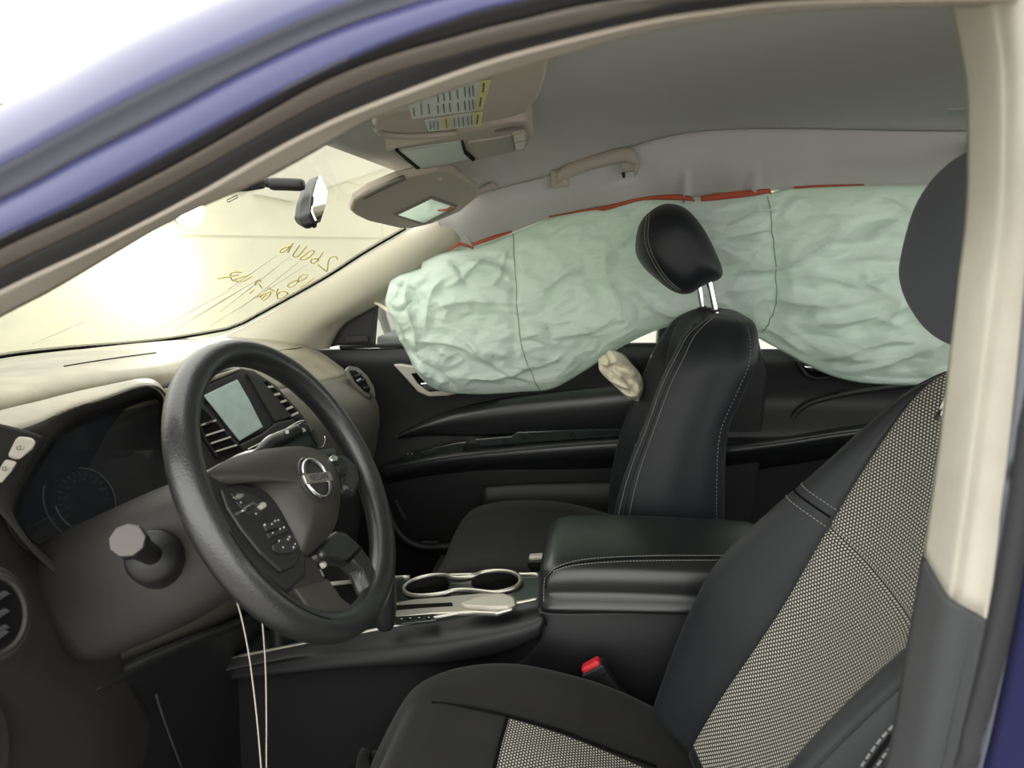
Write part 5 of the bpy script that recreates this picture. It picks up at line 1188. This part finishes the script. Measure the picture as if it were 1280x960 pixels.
# woven centre of the cushion, rear of the cross seam
xs_ = W(631, 900, Y=-.29)[0]
I = [i for i in range(14, 70) if CS[i, 45, 0] > xs_]; J = [j for j in range(90) if -.545 < CS[40, j, 1] < -.298]
Pz = CS[np.ix_(I, J)] + V3(0, 0, .004)
uv = [(p[1], p[0]) for p in Pz.reshape(-1, 3)]
mesh('cushion_insert', Pz.reshape(-1, 3), gridfaces(len(I), len(J)), WEAVE, cu_, uvs=uv, label='grey dotted woven insert')
P = [on_cush(x, y) for x, y in ((505, 874), (540, 878), (585, 884), (640, 896), (700, 913), (760, 936), (820, 958))]; P = [p for p in P if p is not None]
if len(P) > 2: tube('cushion_seam', P, .0022, BLACK, cu_, n=40, seg=6)
P = [Pz[0, j] + V3(-.002, 0, 0) for j in range(len(J))]
tube('cushion_seam', P, .003, BLACK, cu_, seg=6)
box('seat_frame', (-.02, -.42, .50), (.50, .40, .10), DARKP, ds, .02)
for k in (0, 1, 2): tube('seat_hinge', [W(862 + 5 * k, 918 + 9 * k, Y=-.215), W(873 + 3 * k, 925 + 9 * k, Y=-.215)], .003, SILVERP if k else RUBBER, ds, n=4, seg=6)

# passenger seat
ps = thing('passenger_seat', 'black passenger seat, upright, with stitched side bolsters and raised headrest', 'seat', (-.1, .40, .40), 'front seats')
PP = [(-.16, .14, .19, .235, .03, .12, -.115), (-.06, .14, .195, .24, .035, .125, -.11), (.04, .14, .195, .235, .035, .12, -.105), (.14, .14, .19, .23, .03, .105, -.095), (.24, .145, .185, .22, .02, .078, -.092), (.32, .145, .175, .21, .015, .058, -.115), (.38, .13, .16, .20, .01, .035, -.133), (.425, .11, .135, .175, -.005, .012, -.135), (.455, .085, .10, .14, -.03, -.025, -.128), (.465, .05, .06, .09, -.055, -.052, -.11)]
pb_, PS_, pvv, pnv, pat = seat_back(ps, (.095, .40, .802), math.radians(7), PP, LEATHER2, (-.1, .44, .10))
# passenger inboard side is -Y: profile index runs negative
for k in (-36, -38.5):
    stitches('stitching', crom(kline(PS_, pnv, k, 6, 64, .0015), 500), pb_)
tube('bolster_piping', kline(PS_, pnv, -37, 4, 64, .0002), .002, LEATHER2, pb_, seg=6)
stitches('stitching', crom(kline(PS_, pnv, -55, 6, 60, .0015), 400), pb_, .008)
ii = int(np.argmin(abs(pvv - .20)))
for d0 in (-2, 3): stitches('stitching', crom(np.array([(PS_ + normals(PS_) * .0012)[ii + d0, j % pnv] for j in range(-34, -17)]), 150), pb_)
phs = [W(x, y, Y=.30) for x, y in ((795, 312), (801, 277), (818, 258), (838, 250), (862, 257), (885, 283), (903, 318), (911, 340), (907, 352), (885, 361), (866, 372), (845, 369), (822, 352), (804, 334))]
pc_ = np.mean(phs, 0); side = [(p[0] - pc_[0], p[2] - pc_[2]) for p in phs]
ph = headrest(ps, V3(pc_[0], .42, pc_[2]) + V3(.0, 0, 0), 0, np.array(side) * .98, .27, LEATHER2)
for pa, pb2, yq in (((875, 366), (878, 384), .47), ((888, 360), (894, 388), .35)):
    a_ = W(*pa, Y=yq); b_ = W(*pb2, Y=yq)
    po = tube('headrest_post', [a_ + (a_ - b_) * .6, a_, b_, b_ + (b_ - a_) * .8], .0065, CHROME, ps, n=8, seg=12)
    disc('post_collar', b_ - V3(0, 0, .004), (-.2, 0, 1), .0105, .006, DARKP, ps, seg=16, bevel=.002)
hv = np.array(crom([(p[0], p[2]) for p in phs], 40, True))
for o_ in (0, .007):
    L_ = [(808 + o_ * 500, 268), (806 + o_ * 600, 300), (815 + o_ * 600, 325), (830 + o_ * 600, 348), (848 + o_ * 500, 364)]
    stitches('stitching', crom([W(x, y, Y=.288) for x, y in L_], 120), ph)
pcrest = [(553, 722), (560, 690), (572, 660), (590, 642), (620, 634), (660, 632), (710, 636), (770, 652)]
C1 = [W(x, y, Y=.55) for x, y in pcrest]
inn = [(556, 730), (566, 700), (580, 678), (600, 668), (630, 664), (670, 668), (720, 680), (780, 700)]
C2 = [W(x, y, Y=.22) for x, y in inn]
CG = []
for a_ in C1:
    zb_ = a_[2] - .012; x_ = a_[0]
    CG.append([V3(x_, .17, zb_ - .16), V3(x_, .165, zb_ - .03), V3(x_, .185, zb_ + .004), V3(x_, .22, zb_ + .008), V3(x_, .30, zb_), V3(x_, .40, zb_ - .004), V3(x_, .50, zb_ + .004), V3(x_, .55, a_[2]), V3(x_, .60, a_[2] - .004), V3(x_, .63, a_[2] - .04), V3(x_, .63, a_[2] - .16)])
f0 = [p + V3(-.01, 0, -.05) for p in CG[0]]; f1 = [V3(p[0], p[1], .56) for p in CG[0]]
PCS = interp_grid(np.array([f1, f0] + CG), 60, 70)
pcu = sheet('cushion', PCS, CLOTH, ps, .02, (0, 0, -1))
box('seat_frame', (-.15, .40, .50), (.45, .40, .08), DARKP, ps, .02)
